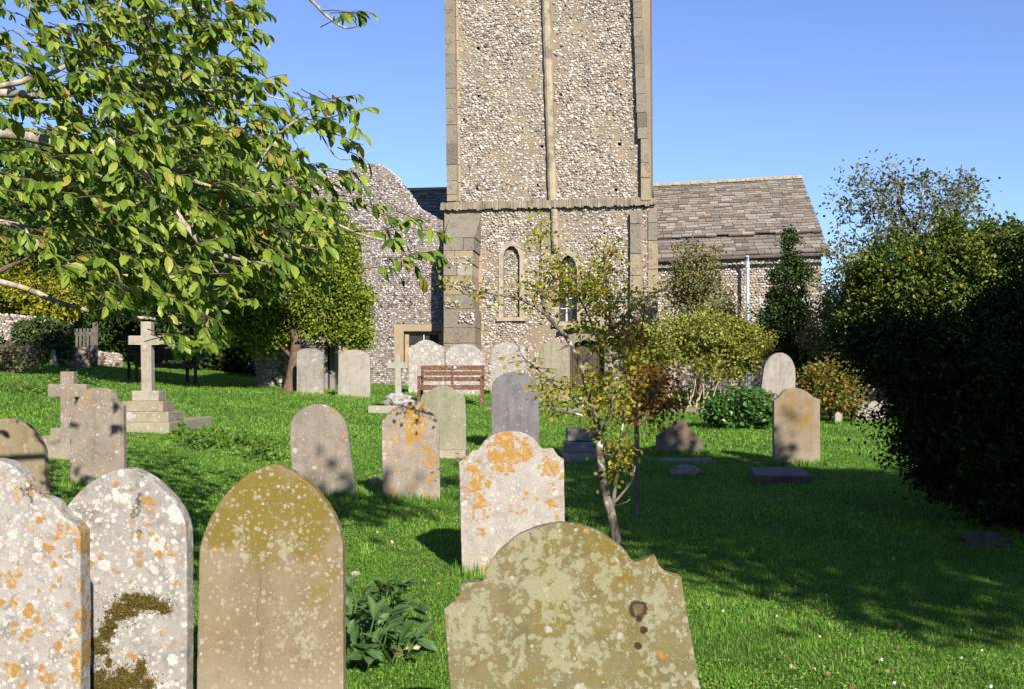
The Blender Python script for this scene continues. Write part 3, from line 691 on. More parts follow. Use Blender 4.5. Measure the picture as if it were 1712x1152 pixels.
sb = headstone('grey lichen-spotted headstone with cushions of brown moss on its face', B, 4.6,
          stone_mat('stone_lichen_mossy', (.37, .35, .34), (.43, .41, .385), light=(.42, .40, .34), white=.8, wcol=(.78, .77, .74), wscale=17, orange=.45, dark=.75, mott=.7, dblobs=bl(B, 4.6, [(230, 850, 22, 70, .16), (150, 870, 30, 60, .08)]),
                    oblobs=bl(B, 4.6, [(200, 800, 60, 25, .10), (255, 880, 40, 60, .05), (305, 900, 14, 90, .12)]), wblobs=bl(B, 4.6, [(262, 910, 16, 18, .35), (255, 950, 12, 12, .3), (285, 940, 18, 40, .15), (245, 985, 35, 18, .12)]), seed=2, streak=.15), th=.10)
Cc = [(328, 1152), (332, 930), (336, 905), (349, 870), (362, 847), (378, 826), (395, 808), (415, 793), (436, 783), (456, 776), (478, 784), (499, 795), (520, 812), (537, 831), (554, 856), (566, 880), (572, 905), (574, 935), (574, 1152)]
headstone('tall smooth tan headstone with a pointed arch top stained mustard green', Cc, 4.9,
          stone_mat('stone_tan_arch', (.285, .225, .140), (.34, .285, .195), light=(.44, .39, .32), streak=.25, algae=(.26, .20, .020), ablobs=bl(Cc, 4.9, [(450, 850, 170, 110, .34), (530, 940, 40, 90, .16), (365, 900, 30, 60, .10)]),
                    pale=.55, psc=2.0, mott=.3, pcol=(.50, .46, .34), pblobs=bl(Cc, 4.9, [(480, 900, 60, 70, .08), (500, 1060, 70, 60, .10), (400, 920, 20, 60, .08), (560, 880, 20, 100, .06)]), white=.10, wcol=(.62, .58, .46), wscale=26, crack=(loc_of(Cc, 4.9)(434, 1000)[0], loc_of(Cc, 4.9)(434, 1122)[1], loc_of(Cc, 4.9)(434, 960)[1]), orange=.05, oblobs=bl(Cc, 4.9, [(572, 900, 6, 100, .3)]), seed=3), th=.085)
E = [(757, 1240), (736, 1026), (752, 1016), (762, 1004), (767, 990), (768, 982), (802, 978), (808, 962), (818, 943), (832, 924), (850, 908), (872, 895), (897, 885), (920, 879), (942, 877), (965, 880), (988, 887), (1010, 898), (1030, 911), (1048, 927), (1060, 944), (1096, 932), (1100, 944), (1107, 955), (1118, 963), (1139, 967), (1186, 1240)]
headstone('large leaning shouldered headstone blotched olive and cream with a dark rust ring', E, 3.5,
          stone_mat('stone_olive_blotched', (.205, .175, .085), (.255, .215, .115), light=(.3, .26, .18), streak=.3, algae=(.27, .205, .020), ablobs=bl(E, 3.5, [(960, 960, 180, 110, .16), (1000, 1080, 180, 120, .15)]),
                    pale=.85, psc=1.5, mott=.55, pcol=(.43, .42, .28), pblobs=bl(E, 3.5, [(900, 960, 100, 80, .07), (780, 1040, 50, 60, .08), (940, 1070, 90, 90, .05), (1100, 1000, 60, 60, .03)]),
                    white=.12, wcol=(.55, .53, .42), wscale=30, dark=.15, orange=.12, oblobs=bl(E, 3.5, [(1110, 960, 22, 12, .2)]), seed=4,
                    rust=[(*loc_of(E, 3.5)(1068, 1022), .034, .022), (*loc_of(E, 3.5)(1077, 1058), .013, 0), (*loc_of(E, 3.5)(1067, 1083), .014, 0), (*loc_of(E, 3.5)(1069, 1040), .010, 0)]), th=.085, yaw=R(-4), lean=R(-3))
Ff = [(773, 977), (767, 773), (776, 768), (785, 760), (790, 754), (799, 753), (806, 742), (815, 733), (828, 726), (842, 722), (856, 721), (870, 723), (884, 728), (896, 737), (907, 752), (925, 750), (929, 757), (934, 764), (943, 769), (946, 977)]
headstone('white-grey shouldered headstone with thick orange lichen across its curved top', Ff, 7.9,
          stone_mat('stone_orange_cap', (.43, .39, .37), (.50, .47, .45), white=.75, wcol=(.68, .66, .63), wscale=20, orange=.62, mott=.5, ocol=(.34, .150, .006),
                    oblobs=bl(Ff, 7.9, [(858, 752, 58, 48, .26), (820, 785, 32, 35, .14), (785, 800, 22, 60, .14), (800, 845, 26, 80, .18), (925, 800, 28, 65, .22), (900, 790, 30, 20, .06), (870, 800, 60, 30, .0)]), seed=5, streak=.15), th=.08, yaw=R(2))
Gg = [(492, 838), (484, 722), (487, 704), (495, 692), (507, 683), (521, 677), (535, 676), (550, 680), (563, 688), (574, 700), (581, 715), (595, 838)]
headstone('grey-brown round-topped headstone leaning left with a few orange lichen spots', Gg, 11.0,
          stone_mat('stone_grey_spots', (.285, .25, .21), (.34, .305, .265), streak=.5, orange=.30, oblobs=bl(Gg, 11, [(530, 690, 35, 14, .10), (575, 732, 9, 12, .26), (535, 765, 8, 8, .2)]), white=.12, wscale=20, seed=6), th=.09, yaw=R(3))
Hh = [(640, 836), (638, 704), (645, 700), (650, 690), (662, 680), (676, 674), (690, 671), (704, 674), (717, 682), (725, 694), (728, 702), (734, 704), (736, 836)]
headstone('upright brown-grey headstone with bright orange lichen down its middle', Hh, 11.0,
          stone_mat('stone_orange_middle', (.33, .285, .24), (.40, .35, .31), streak=.35, orange=.55, ocol=(.34, .165, .006), oblobs=bl(Hh, 11, [(695, 700, 24, 50, .26), (680, 730, 40, 25, .12), (720, 765, 18, 35, .2), (660, 745, 18, 40, .10)]), white=.25, wscale=24, seed=7), th=.08, yaw=R(2))
Ii = [(701, 757), (701, 672), (706, 660), (716, 657), (724, 650), (732, 646), (740, 645), (748, 646), (757, 650), (765, 657), (775, 661), (779, 672), (779, 757)]
hs = headstone('smooth pale green headstone on a white kerb behind the orange-lichened one', Ii, 15.0,
          stone_mat('stone_green', (.30, .29, .20), (.34, .335, .245), streak=.3, white=.08, seed=8), th=.09)
mb = MB(); mb.box((0, .02, .03), (.66, .42, .13), jit=.01); k_ = mb.build('kerb', MT['dressed'], hs, world=False)
Jj = [(822, 752), (821, 650), (824, 640), (831, 632), (841, 626), (852, 623), (863, 622), (875, 624), (886, 629), (895, 637), (901, 648), (902, 752)]
headstone('dark slate-grey speckled headstone with a rounded top', Jj, 16.0,
          stone_mat('stone_dark_grey', (.19, .185, .20), (.25, .245, .26), streak=.4, dark=.35, white=.12, wcol=(.4, .4, .42), wscale=30, seed=9), th=.12)
Kk = [(117, 811), (116, 686), (126, 680), (131, 668), (138, 657), (147, 650), (178, 649), (188, 655), (195, 664), (199, 675), (206, 679), (208, 811)]
headstone('tall plain grey-brown headstone standing before the small stone cross', Kk, 11.0,
          stone_mat('stone_plain_brown', (.285, .24, .20), (.35, .30, .255), streak=.4, orange=.15, oblobs=bl(Kk, 11, [(150, 665, 14, 24, .22)]), white=.18, wscale=26, seed=10), th=.09)
Ll = [(-55, 880), (-57, 765), (-47, 742), (-34, 721), (-18, 708), (0, 701), (22, 701), (40, 708), (55, 721), (67, 741), (75, 762), (77, 880)]
headstone('olive-tan headstone half out of view behind the lichened one at the left edge', Ll, 8.5,
          stone_mat('stone_olive_tan', (.285, .235, .145), (.33, .28, .185), streak=.3, pale=.45, pcol=(.44, .42, .30), dark=.2, seed=11), th=.09)
pale_w = lambda s_, w_=1.0: stone_mat('stone_pale_row_%d' % s_, (.36, .335, .31), (.44, .41, .385), white=w_, wcol=(.75, .74, .72), wscale=9, seed=s_, streak=.2)
def vz(D, py, x): return at(856, py, D).z
R1_ = [(683, 672), (683, 583), (688, 578), (694, 575), (702, 569), (712, 567), (722, 569), (731, 574), (738, 578), (743, 583), (743, 672)]
headstone('pale headstone splashed with white lichen behind the left end of the red bench', R1_, 28.2, pale_w(21), th=.1, group='headstones set along the tower wall')
R2_ = [(745, 672), (745, 589), (751, 584), (758, 578), (768, 575), (779, 574), (790, 577), (799, 583), (808, 592), (809, 672)]
headstone('pale white-blotched headstone behind the right end of the red bench', R2_, 28.4, pale_w(22), th=.1, group='headstones set along the tower wall')
R3_ = [(820, 665), (821, 586), (827, 579), (835, 574), (850, 572), (865, 573), (875, 578), (881, 586), (881, 665)]
headstone('grey white-flecked headstone by the tower above the dark slate one', R3_, 29.0, pale_w(23, .7), th=.1, group='headstones set along the tower wall')
R4_ = [(899, 669), (901, 597), (905, 582), (912, 572), (922, 568), (932, 568), (942, 575), (948, 586), (952, 600), (950, 669)]
headstone('tall greenish headstone near the tower door behind the sapling', R4_, 26.5, stone_mat('stone_greenish', (.29, .275, .20), (.36, .34, .26), seed=24, streak=.4), th=.1, group='headstones set along the tower wall')
S1_ = [(496, 654), (496, 590), (503, 584), (519, 583), (532, 585), (541, 592), (541, 654)]
headstone('grey headstone standing right beside the evergreen trunk', S1_, 25.9, stone_mat('stone_gable_grey', (.30, .28, .255), (.38, .36, .33), seed=25, streak=.5, white=.15, orange=.1), th=.1, group='headstones set along the gable')
S2_ = [(565, 657), (566, 596), (573, 589), (582, 586), (592, 585), (604, 587), (614, 591), (619, 598), (619, 657)]
headstone('cream-grey headstone against the gable wall left of the little window', S2_, 25.8, stone_mat('stone_gable_cream', (.37, .35, .30), (.46, .44, .39), seed=26, streak=.3, algae=(.30, .27, .14)), th=.1, group='headstones set along the gable')
def leaner(label, x0, x1, yt, D, s_):
    return headstone(label, [(x0, 655), (x0, yt), (x0 + 2, yt - 5), (x1 - 1, yt - 3), (x1, yt + 2), (x1, 655)], D, stone_mat('stone_edge_%d' % s_, (.23, .22, .215), (.30, .29, .28), seed=s_), th=.55, group='slabs seen edge-on by the gable')
leaner('narrow grey slab seen edge-on, just right of the trunk-side headstone', 542, 548, 574, 27.7, 27)
leaner('grey slab seen edge-on, next to the cream-grey headstone', 551, 560, 572, 27.7, 28)
T1 = [(1271, 664), (1275, 624), (1279, 609), (1286, 599), (1295, 592), (1304, 590), (1314, 592), (1323, 599), (1329, 610), (1332, 624), (1330, 664)]
headstone('pale grey round-topped headstone standing behind the leafy low shrub', T1, 21.5, stone_mat('stone_pale_round', (.36, .325, .30), (.43, .40, .375), streak=.6, seed=29), th=.1, yaw=R(6))
T2 = [(1294, 778), (1294, 671), (1303, 664), (1308, 657), (1316, 651), (1326, 649), (1337, 650), (1349, 655), (1358, 663), (1364, 667), (1371, 668), (1372, 781)]
headstone('tan-brown headstone half in tree shade at the edge of the sunny lawn', T2, 14.5, stone_mat('stone_tan_brown', (.30, .24, .165), (.35, .295, .22), streak=.3, algae=(.36, .23, .07), ablobs=bl(T2, 14.5, [(1330, 690, 40, 50, .2)]), white=0, seed=30), th=.1)
T3 = [(1101, 758), (1102, 730), (1116, 720), (1131, 711), (1132, 705), (1148, 706), (1149, 714), (1163, 726), (1175, 737), (1176, 758)]
headstone('low brown gabled stone with a little block on its peak', T3, 15.6, stone_mat('stone_brown_gable', (.20, .145, .10), (.26, .20, .15), dark=.3, seed=31), th=.35)
W1 = [(1433, 711), (1429, 674), (1478, 671), (1482, 712)]
headstone('squat pale block of stone tilting beside the low wall', W1, 21.5, stone_mat('stone_squat', (.38, .34, .31), (.44, .41, .38), seed=32, white=.4), th=.4)
W2 = [(1396, 706), (1396, 694), (1401, 689), (1408, 694), (1408, 706)]
headstone('tiny white pointed footstone on the sunlit lawn edge', W2, 21.0, MT['dressed'], th=.1)
W3 = [(968, 678), (968, 664), (984, 664), (984, 678)]
headstone('small square white stone block beside the path', W3, 25.6, MT['dressed'], th=.2)
W4 = [(83, 608), (84, 592), (88, 585), (92, 594), (94, 608)]
headstone('tiny pointed stone poking from the ivy', W4, 28.0, MT['quoin'], th=.1)
# moss cushions on stone B
def leafset(n): return rng.normal(size=(n, 3))
f = loc_of(B, 4.6)
mossblobs = [(205, 1022, 22, 12), (235, 1008, 26, 9), (258, 1012, 18, 8), (222, 1000, 18, 6), (185, 1045, 10, 12), (177, 1060, 10, 12), (160, 1075, 8, 8), (170, 1088, 12, 6), (275, 1020, 9, 6), (212, 1138, 26, 16), (190, 1150, 20, 12), (236, 1118, 8, 14), (160, 1142, 20, 20), (248, 1145, 10, 8), (182, 1108, 4, 8)]
mb = MB(); pos = []
for (px, py, rx, ry) in mossblobs:
    n = int(rx * ry * 9); a = rng.uniform(0, 2 * pi, n); r_ = np.sqrt(rng.uniform(0, 1, n)) * (1 + .35 * np.sin(a * 5 + px)); x, z = f(px, py)
    pos.append(np.stack([x + np.cos(a) * r_ * rx / F * 4.6, -rng.uniform(0, .014, n) * (1.15 - r_).clip(0.1), z + np.sin(a) * r_ * ry / F * 4.6], 1))
for (px, py, rx, ry) in mossblobs:
    n = int(rx * ry * 2.2); x, z = f(px, py); q_ = rng.normal(size=(n, 2)); pos.append(np.stack([x + q_[:, 0] * rx * .8 / F * 4.6, -rng.uniform(0, .004, n), z + q_[:, 1] * ry * .9 / F * 4.6], 1))
pos = np.concatenate(pos); pos = pos[pos[:, 0] < f(300, 1000)[0]]; n = len(pos)
mb.inst([(0, 0, 0), (.5, 0, .5), (0, 0, 1), (-.5, 0, .5)], [(0, 1, 2), (0, 2, 3)], pos, randrot(n), rng.uniform(.004, .009, n))
mo = mb.build('moss', leaf_mat('moss', [(0, (.045, .032, .008)), (.5, (.10, .075, .015)), (1, (.17, .13, .03))], .1, .9), sb, world=False)

# ------------------------------------------------------------------ crosses
def cross_mat(n_, a, b, **k): return stone_mat(n_, a, b, **k)
D = 13.0; cm = stone_mat('cross_small_stone', (.30, .255, .20), (.36, .32, .26), white=.25, wscale=20, orange=.12, seed=40)
cb = at(111, 775, D); t = thing('stone_cross', 'small brown stone cross on a stepped foot behind the tall plain headstone', 'stone cross', (cb.x, D, g(cb.x, D)), group='stone crosses')
mb = MB(); P = xz([(100, 730), (100, 665), (79, 665), (79, 643), (100, 643), (100, 622), (123, 622), (123, 643), (144, 643), (144, 665), (124, 665), (125, 730)], D); mb.prism(P, D, D + .13); recalc(mb.build('cross', cm, t), .012)
mb = MB(); P = xz([(77, 800), (78, 729), (90, 728), (91, 716), (133, 716), (134, 729), (146, 730), (146, 800)], D); mb.prism(P, D - .12, D + .3); recalc(mb.build('foot', cm, t), .012)
D = 16.0; cm = stone_mat('cross_tall_stone', (.40, .36, .295), (.46, .42, .35), streak=.3, white=.1, seed=41); cm2 = stone_mat('cross_steps_stone', (.36, .31, .22), (.42, .37, .28), algae=(.34, .28, .12), white=.25, seed=42)
cb = at(237, 740, D); t = thing('stone_cross', 'tall pale cross raised on stepped plinths over a long stone base', 'stone cross', (cb.x, D, g(cb.x, D)), group='stone crosses')
mb = MB(); P = xz([(228, 656), (227, 576), (206, 575), (206, 559), (227, 559), (227, 535), (245, 535), (245, 559), (266, 559), (266, 575), (245, 577), (246, 656)], D); mb.prism(P, D + .2, D + .36); recalc(mb.build('cross', cm, t), .012)
def stepbox(x0, x1, y0, y1, dd, name='step', m=None, ya=None):
    mb = MB(); a, b = at(x0, y0, D), at(x1, y1, D); ya = D + .28 - dd / 2 if ya is None else ya
    mb.box(((a.x + b.x) / 2, ya + dd / 2, (a.z + b.z) / 2), (b.x - a.x, dd, a.z - b.z)); return recalc(mb.build(name, m or cm2, t), .012)
stepbox(216, 261, 654, 671.5, .36, m=cm); stepbox(203, 272, 671.5, 689, .56); stepbox(188, 285, 689, 707, .76)
mb = MB(); xl, xr = at(172, 700, D).x, at(290, 700, D).x; z1, z0 = at(290, 707, D).z, g(-4.8, D) - .25; y0, y1 = D - .18, D + 1.7; zm = (at(290, 726, D).z)
V = [(xl, y0, z0), (xr - .06, y0, z0), (xr + .02, y1, z0 + .2), (xl, y1, z0 + .1), (xl, y0, zm), (xr - .03, y0, zm), (xr + .05, y1, zm + .05), (xl, y1, zm + .02)]
mb.add(V, [(0, 1, 5, 4), (1, 2, 6, 5), (2, 3, 7, 6), (3, 0, 4, 7), (4, 5, 6, 7), (3, 2, 1, 0)]); recalc(mb.build('plinth', cm2, t), .015)
mb = MB(); V = [(xl, y0 - .02, zm + .003), (xr, y0 - .02, zm + .003), (xr + .10, y1 + .02, zm + .055), (xl, y1, zm + .03), (xl, y0 - .02, z1), (xr, y0 - .02, z1), (xr + .10, y1 + .02, z1 + .06), (xl, y1, z1 + .02)]
mb.add(V, [(0, 1, 5, 4), (1, 2, 6, 5), (2, 3, 7, 6), (3, 0, 4, 7), (4, 5, 6, 7), (3, 2, 1, 0)]); recalc(mb.build('slab', cm2, t), .012)
D = 22.5; cm = stone_mat('cross_white_stone', (.40, .38, .31), (.46, .44, .38), streak=.15, seed=43, white=.3)
cb = at(665, 690, D); t = thing('stone_cross', 'white cross on a rough rock mound and slab left of the red bench', 'stone cross', (cb.x, D, g(cb.x, D)), group='stone crosses')
mb = MB(); P = xz([(660, 660), (660, 617), (647, 617), (647, 607), (660, 607), (660, 593), (670, 593), (670, 607), (682, 607), (682, 617), (670, 617), (671, 660)], D); mb.prism(P, D, D + .12); recalc(mb.build('cross', cm, t), .01)
def rockmesh(c, r, amp=.25, seed=0, sc=1.6):
    V = ICO3_V.copy()
    for q in range(len(V)):
        v = Vector(V[q]); nn = mnoise.fractal(v * sc + Vector((seed, seed * 2, 0)), .8, 2, 4); V[q] = V[q] * (1 + amp * nn)
    return V * np.array(r) + np.array(c)
mb = MB(); c0 = at(665, 668, D); mb.add(rockmesh((c0.x, D + .06, c0.z - .04), (.27, .25, .17), .35, 3, 2.6), ICO3_F); mb.build('rock_mound', stone_mat('rockwork', (.44, .42, .41), (.52, .50, .49), seed=44, dark=.2), t)
mb = MB(); a, b = at(619, 679, D), at(700, 692, D); mb.box(((a.x + b.x) / 2, D + .05, (a.z + b.z) / 2 - .03), (b.x - a.x, .8, a.z - b.z + .06)); recalc(mb.build('slab', cm, t), .01)

# ------------------------------------------------------------------ flat and broken stones
def slabthing(name, label, px, py, D, size, mat, rz=0, tilt=0, cat='stone slab', bev=.015, lift=0):
    p = at(px, py, D); z = g(p.x, D); mb = MB(); mb.box((0, 0, size[2] / 2 - .04), size, jit=.012)
    o = mb.build(name, mat); recalc(o, bev); o.location = (p.x, D, z + lift); o.rotation_euler = (tilt, 0, rz); return tag(o, label, cat)
gs = stone_mat('grey_slab_stone', (.26, .245, .24), (.33, .31, .30), white=.2, seed=50)
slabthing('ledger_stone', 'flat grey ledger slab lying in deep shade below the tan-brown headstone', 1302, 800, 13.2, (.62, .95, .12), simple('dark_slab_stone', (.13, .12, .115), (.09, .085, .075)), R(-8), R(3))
slabthing('ledger_stone', 'long low grave edging in shade below the brown gabled stone', 1147, 774, 14.8, (.72, .14, .09), gs, R(2))
def rockthing(label, px, py, D, r, mat, seed, cat='stone', name='broken_stone', amp=.3):
    p = at(px, py, D); z = g(p.x, D); mb = MB(); mb.add(rockmesh((0, 0, r[2] * .3), r, amp, seed), ICO3_F); o = mb.build(name, mat); o.location = (p.x, D, z); return tag(o, label, cat)
rockthing('rough lump of grey stone in the shade between two flat grave slabs', 1145, 795, 13.6, (.18, .13, .09), gs, 5)
rockthing('half-buried grey stone hump in dark shade beneath the yew', 1650, 895, 9.2, (.20, .16, .08), simple('mossy_shaded_stone', (.07, .065, .055), (.04, .05, .025)), 6)  # stone colour lowered to carry the deep shade beneath the yew
rockthing('little white-pink stone in the grass left of the orange-striped headstone', 628, 795, 12.4, (.07, .05, .05), MT['dressed'], 7)
rockthing('small white chip of stone lying on the lawn behind the tan arch', 594, 942, 7.75, (.035, .03, .022), MT['dressed'], 8)
D = 15.0; p = at(978, 775, D); t = thing('chest_tomb', 'small stepped tomb in tree shade behind the sapling trunk', 'tomb', (p.x, D, g(p.x, D)))
for q, (x0, x1, y0, y1, dd) in enumerate([(949, 1010, 718, 738.5, .42), (945, 1014, 740, 757, .6), (941, 1018, 757.5, 785, .8)]):
    mb = MB(); a, b = at(x0, y0, D), at(x1, y1, D); mb.box(((a.x + b.x) / 2, D + .3, (a.z + b.z) / 2), (b.x - a.x, dd, a.z - b.z)); recalc(mb.build('step', gs, t), .01)

# ------------------------------------------------------------------ benches
def make_bench(label, loc, rz, mat):
    t = thing('garden_bench', label, 'bench', loc, rz, None); W = 1.5
    def bx(mb, c, d): mb.box(c, d, jit=.002)
    mb = MB()
    for (z, h) in ((.865, .115), (.735, .10), (.60, .10)): bx(mb, (0, .24 + (z - .45) * .22, z), (W - .02, .03, h))
    bx(mb, (0, .28, .66), (.06, .04, .5)); mb.build('backrest', mat, t, world=False)
    mb = MB()
    for y in (-.22, -.12, -.02, .08, .18): bx(mb, (0, y, .43), (W - .04, .085, .03))
    bx(mb, (0, -.255, .40), (W - .04, .03, .11)); mb.build('seat', mat, t, world=False)
    for s_ in (-1, 1):
        mb = MB(); bx(mb, (s_ * (W / 2 - .03), -.24, .30), (.06, .06, .66)); mb.build('leg', mat, t, world=False)
        mb = MB(); bx(mb, (s_ * (W / 2 - .03), .28, .20), (.06, .06, .5)); mb.box((s_ * (W / 2 - .03), .325, .66), (.06, .05, .5), rot=None); mb.build('leg', mat, t, world=False)
        mb = MB(); bx(mb, (s_ * (W / 2 - .03), .02, .65), (.075, .62, .035)); mb.build('armrest', mat, t, world=False)
    return t
D = 25.5; p = at(754, 677, D)
t = make_bench('red-brown slatted wooden bench with a small plaque below the tower', (p.x, D, g(p.x, D)), R(-3), MT['bench'])
mb = MB(); mb.box((.02, .31, .875), (.15, .012, .06)); mb.build('plaque', MT['metal'], t, world=False).location = (0, -.01, 0)
D = 26.5; p = at(272, 640, D)
make_bench('wooden bench coloured dark for the shade under the left trees', (p.x, D, g(p.x, D)), R(38), MT['benchdark'])

# ------------------------------------------------------------------ low walls and gate on the left and right
def lowwall(label, pts, D0, D1, name='flint_wall', top=None, th=.4, sp=.09):
    (xa_, ya_), (xb_, yb_) = pts; a = at(xa_, ya_, D0); b = at(xb_, yb_, D1); U = np.array([b.x - a.x, b.y - a.y, 0]); L = np.linalg.norm(U); U /= L; N_ = np.array([U[1], -U[0], 0])
    mid = (a + b) / 2; gz = min(g(a.x, a.y), g(b.x, b.y)) - .2
    mb = MB(); O = np.array([a.x, a.y, 0.]); wallbox(mb, O, U, N_, L, gz, (a.z, b.z), th)
    flints(mb, O, U, [(0, gz), (0, a.z), (L, b.z), (L, gz)], sp=sp, size=sp * .52, patchy=.15)
    n = int(L * th / .009); t_ = rng.uniform(size=(n, 2)); pos = O + t_[:, :1] * L * U - t_[:, 1:] * th * N_; pos[:, 2] = a.z + (b.z - a.z) * t_[:, 0]
    mb.inst(ICO_V, ICO_F, pos, randrot(n), rng.uniform(.03, .06, (n, 1)) * np.ones(3), 1)
    # end faces
    for e, s_ in ((O, -1), (O + U * L, 1)):
        flints(mb, e, (-N_[0] * 1, -N_[1] * 1, 0) if s_ > 0 else (N_[0], N_[1], 0), [(0 if s_ > 0 else -th, gz), (0 if s_ > 0 else -th, a.z if s_ < 0 else b.z), (th if s_ > 0 else 0, a.z if s_ < 0 else b.z), (th if s_ > 0 else 0, gz)], sp=sp, size=sp * .5)
    o = mb.build(name, [MT['mortar'], MT['flint']], loc=(mid.x, mid.y, gz + .2)); return tag(o, label, 'wall')
lowwall('tall sunlit flint wall at the far left, overgrown with ivy', ((-120, 515), (60, 530)), 27.5, 29.5)
lowwall('short low flint wall end in sun by the grey wooden gate', ((114, 583), (150, 584)), 29, 29.2)
lowwall('low flint wall in shade running under the left trees', ((152, 588), (205, 594)), 30, 30.6)
lowwall('bright lit stub of flint wall left of the evergreen trunk', ((430, 578), (492, 574)), 28.2, 28.4, sp=.11)
lowwall('pale low rubble wall glimpsed through the yew branches', ((1455, 628), (1600, 634)), 23.5, 23.5, sp=.11)
lowwall('rough low stone wall behind the autumn shrub on the right', ((1326, 590), (1452, 600)), 27, 26.5, sp=.11)
D = 29.8; p = at(128, 583, D); t = thing('wooden_gate', 'weathered grey slatted gate between wall and ivy', 'gate', (p.x, D, g(p.x, D)), R(-20))
gm_ = simple('weathered_wood', (.14, .13, .115), (.09, .08, .075), 10)
mb = MB()
for q in range(9): mb.box((-.5 + q * .125, 0, .55), (.06, .03, .9))
mb.build('slats', gm_, t, world=False)
mb = MB(); mb.box((0, .03, .35), (1.1, .03, .09)); mb.box((0, .03, .85), (1.1, .03, .09)); mb.build('rails', gm_, t, world=False)
for s_ in (-1, 1): mb = MB(); mb.box((s_ * .6, .02, .55), (.10, .10, 1.2)); mb.build('post', gm_, t, world=False)

# ------------------------------------------------------------------ foliage
L4 = [(0, 0, 0), (.33, .45, .07), (0, 1, 0), (-.33, .45, .07)]; L4F = [(0, 1, 2), (0, 2, 3)]
LW = [(0, 0, 0), (.23, .45, .05), (0, 1, 0), (-.23, .45, .05)]
BL = [(0, 0, 0), (0, .30, .02), (0, .65, -.01), (0, 1, -.13), (.17, .26, .07), (.22, .60, .05), (-.17, .26, .07), (-.22, .60, .05), (0.12, .86, -.04), (-.12, .86, -.04)]
BLF = [(0, 4, 1), (1, 4, 5), (1, 5, 2), (2, 5, 8), (2, 8, 3), (0, 1, 6), (1, 7, 6), (1, 2, 7), (2, 9, 7), (2, 3, 9)]
def unit(a): return a / (np.linalg.norm(a, axis=1)[:, None] + 1e-9)
def frames(axis, nrm):
    a = unit(axis); s_ = unit(np.cross(a, nrm)); n_ = np.cross(s_, a); return np.stack([s_, a, n_], 2)
def leaves(mb, pos, out, size, tpl=L4, tf=L4F, up=.7, droop=.2, spread=.9, sv=.35, mi=0):
    n = len(pos); ax = out * .6 + rng.normal(size=(n, 3)) * spread; ax[:, 2] -= droop
    nr = rng.normal(size=(n, 3)) * .6 + out * .5; nr[:, 2] += up
    mb.inst(tpl, tf, pos, frames(ax, nr), size * rng.uniform(1 - sv, 1 + sv, n), mi)
def subcentres(clumps, n, shell=.55):
    cl = np.array(clumps, float); wgt = (cl[:, 3] * cl[:, 4] * cl[:, 5]) ** (2 / 3); k = rng.choice(len(cl), n, p=wgt / wgt.sum())
    d = unit(rng.normal(size=(n, 3))); r_ = shell + (1 - shell) * rng.uniform(0, 1, n) ** .6
    # lumpy radius so the outline is uneven
    lump = 1 + .16 * np.sin(d[:, 0] * 5 + k) * np.sin(d[:, 2] * 6 + k * 2) + .10 * np.sin(d[:, 1] * 9 + d[:, 2] * 7)
    return cl[k, :3] + d * cl[k, 3:6] * (r_ * lump)[:, None], d
def crown(mb, clumps, nsub, per, size, subr, tpl=L4, tf=L4F, shell=.55, up=.7, droop=.2, zmin=None, squash=.75, keep=None, mi=0):
    sc, d = subcentres(clumps, nsub, shell)
    if zmin is not None: ok = sc[:, 2] > zmin; sc, d = sc[ok], d[ok]
    if keep is not None: ok = keep(sc); sc, d = sc[ok], d[ok]
    m = len(sc); off = rng.normal(size=(m, per, 3)) * .5; off[:, :, 2] *= squash
    sr = subr * rng.uniform(.6, 1.4, m)
    pos = (sc[:, None] + off * sr[:, None, None]).reshape(-1, 3); out = unit(off.reshape(-1, 3) * .6 + np.repeat(d, per, 0) * .6)
    leaves(mb, pos, out, size, tpl, tf, up, droop, mi=mi); return sc
def wpath(a, b, n=6, w_=.06, bow=0.0):
    a, b = Vector(a), Vector(b); L = (b - a).length; out = []
    ph_ = [random.uniform(0, 6) for _ in range(3)]
    for k in range(n + 1):
        t = k / n; p = a.lerp(b, t); e = sin(pi * t)
        out.append(p + Vector((sin(t * 5 + ph_[0]), sin(t * 6 + ph_[1]), 0)) * L * w_ * e + Vector((0, 0, bow * L * e)))
    return out
def tree(name, label, cat, base, clumps, mats, nsub, per, size, subr, trunk_r, trunk_top=None, limbs=14, group=None, bark='bark', twigs=0, **kw):
    bx_, by_ = base; bz = g(bx_, by_); t = thing(name, label, cat, (bx_, by_, bz), 0, group)
    mb = MB(); sc = crown(mb, clumps, nsub, per, size, subr, **kw); mb.build('crown', mats, t)
    mb = MB(); cl = np.array(clumps); cen = cl[:, :3].mean(0); top = trunk_top or (cen[0], cen[1], cen[2] + cl[:, 5].max() * .3)
    tp = wpath((bx_, by_, bz - .2), top, 9, .03); n = len(tp)
    rad = [trunk_r * (1.5 if k == 0 else 1.0) * (1 - .75 * k / n) for k in range(n)]; mb.tube(tp, rad, 10, wob=.08)
    for q in range(limbs):
        s0 = tp[random.randrange(n // 3, n)]; e = Vector(sc[random.randrange(len(sc))]); lr = trunk_r * .35
        pp = wpath(s0, e, 6, .07, .08); mb.tube(pp, [lr * (1 - .8 * k / 6) for k in range(7)], 6, wob=.06)
    for q in range(twigs):
        s0 = Vector(sc[random.randrange(len(sc))]); e = s0.lerp(Vector(cen), .45); pp = wpath(e, s0, 4, .1); mb.tube(pp, [max(.006, trunk_r * .1) * (1 - .6 * k / 4) for k in range(5)], 4)
    mb.build('trunk', MT[bark], t, smooth=True)
    return t
def clump(px, py, D, rx, ry, rz): p = at(px, py, D); return (p.x, D, p.z, rx / F * D, ry, rz / F * D)

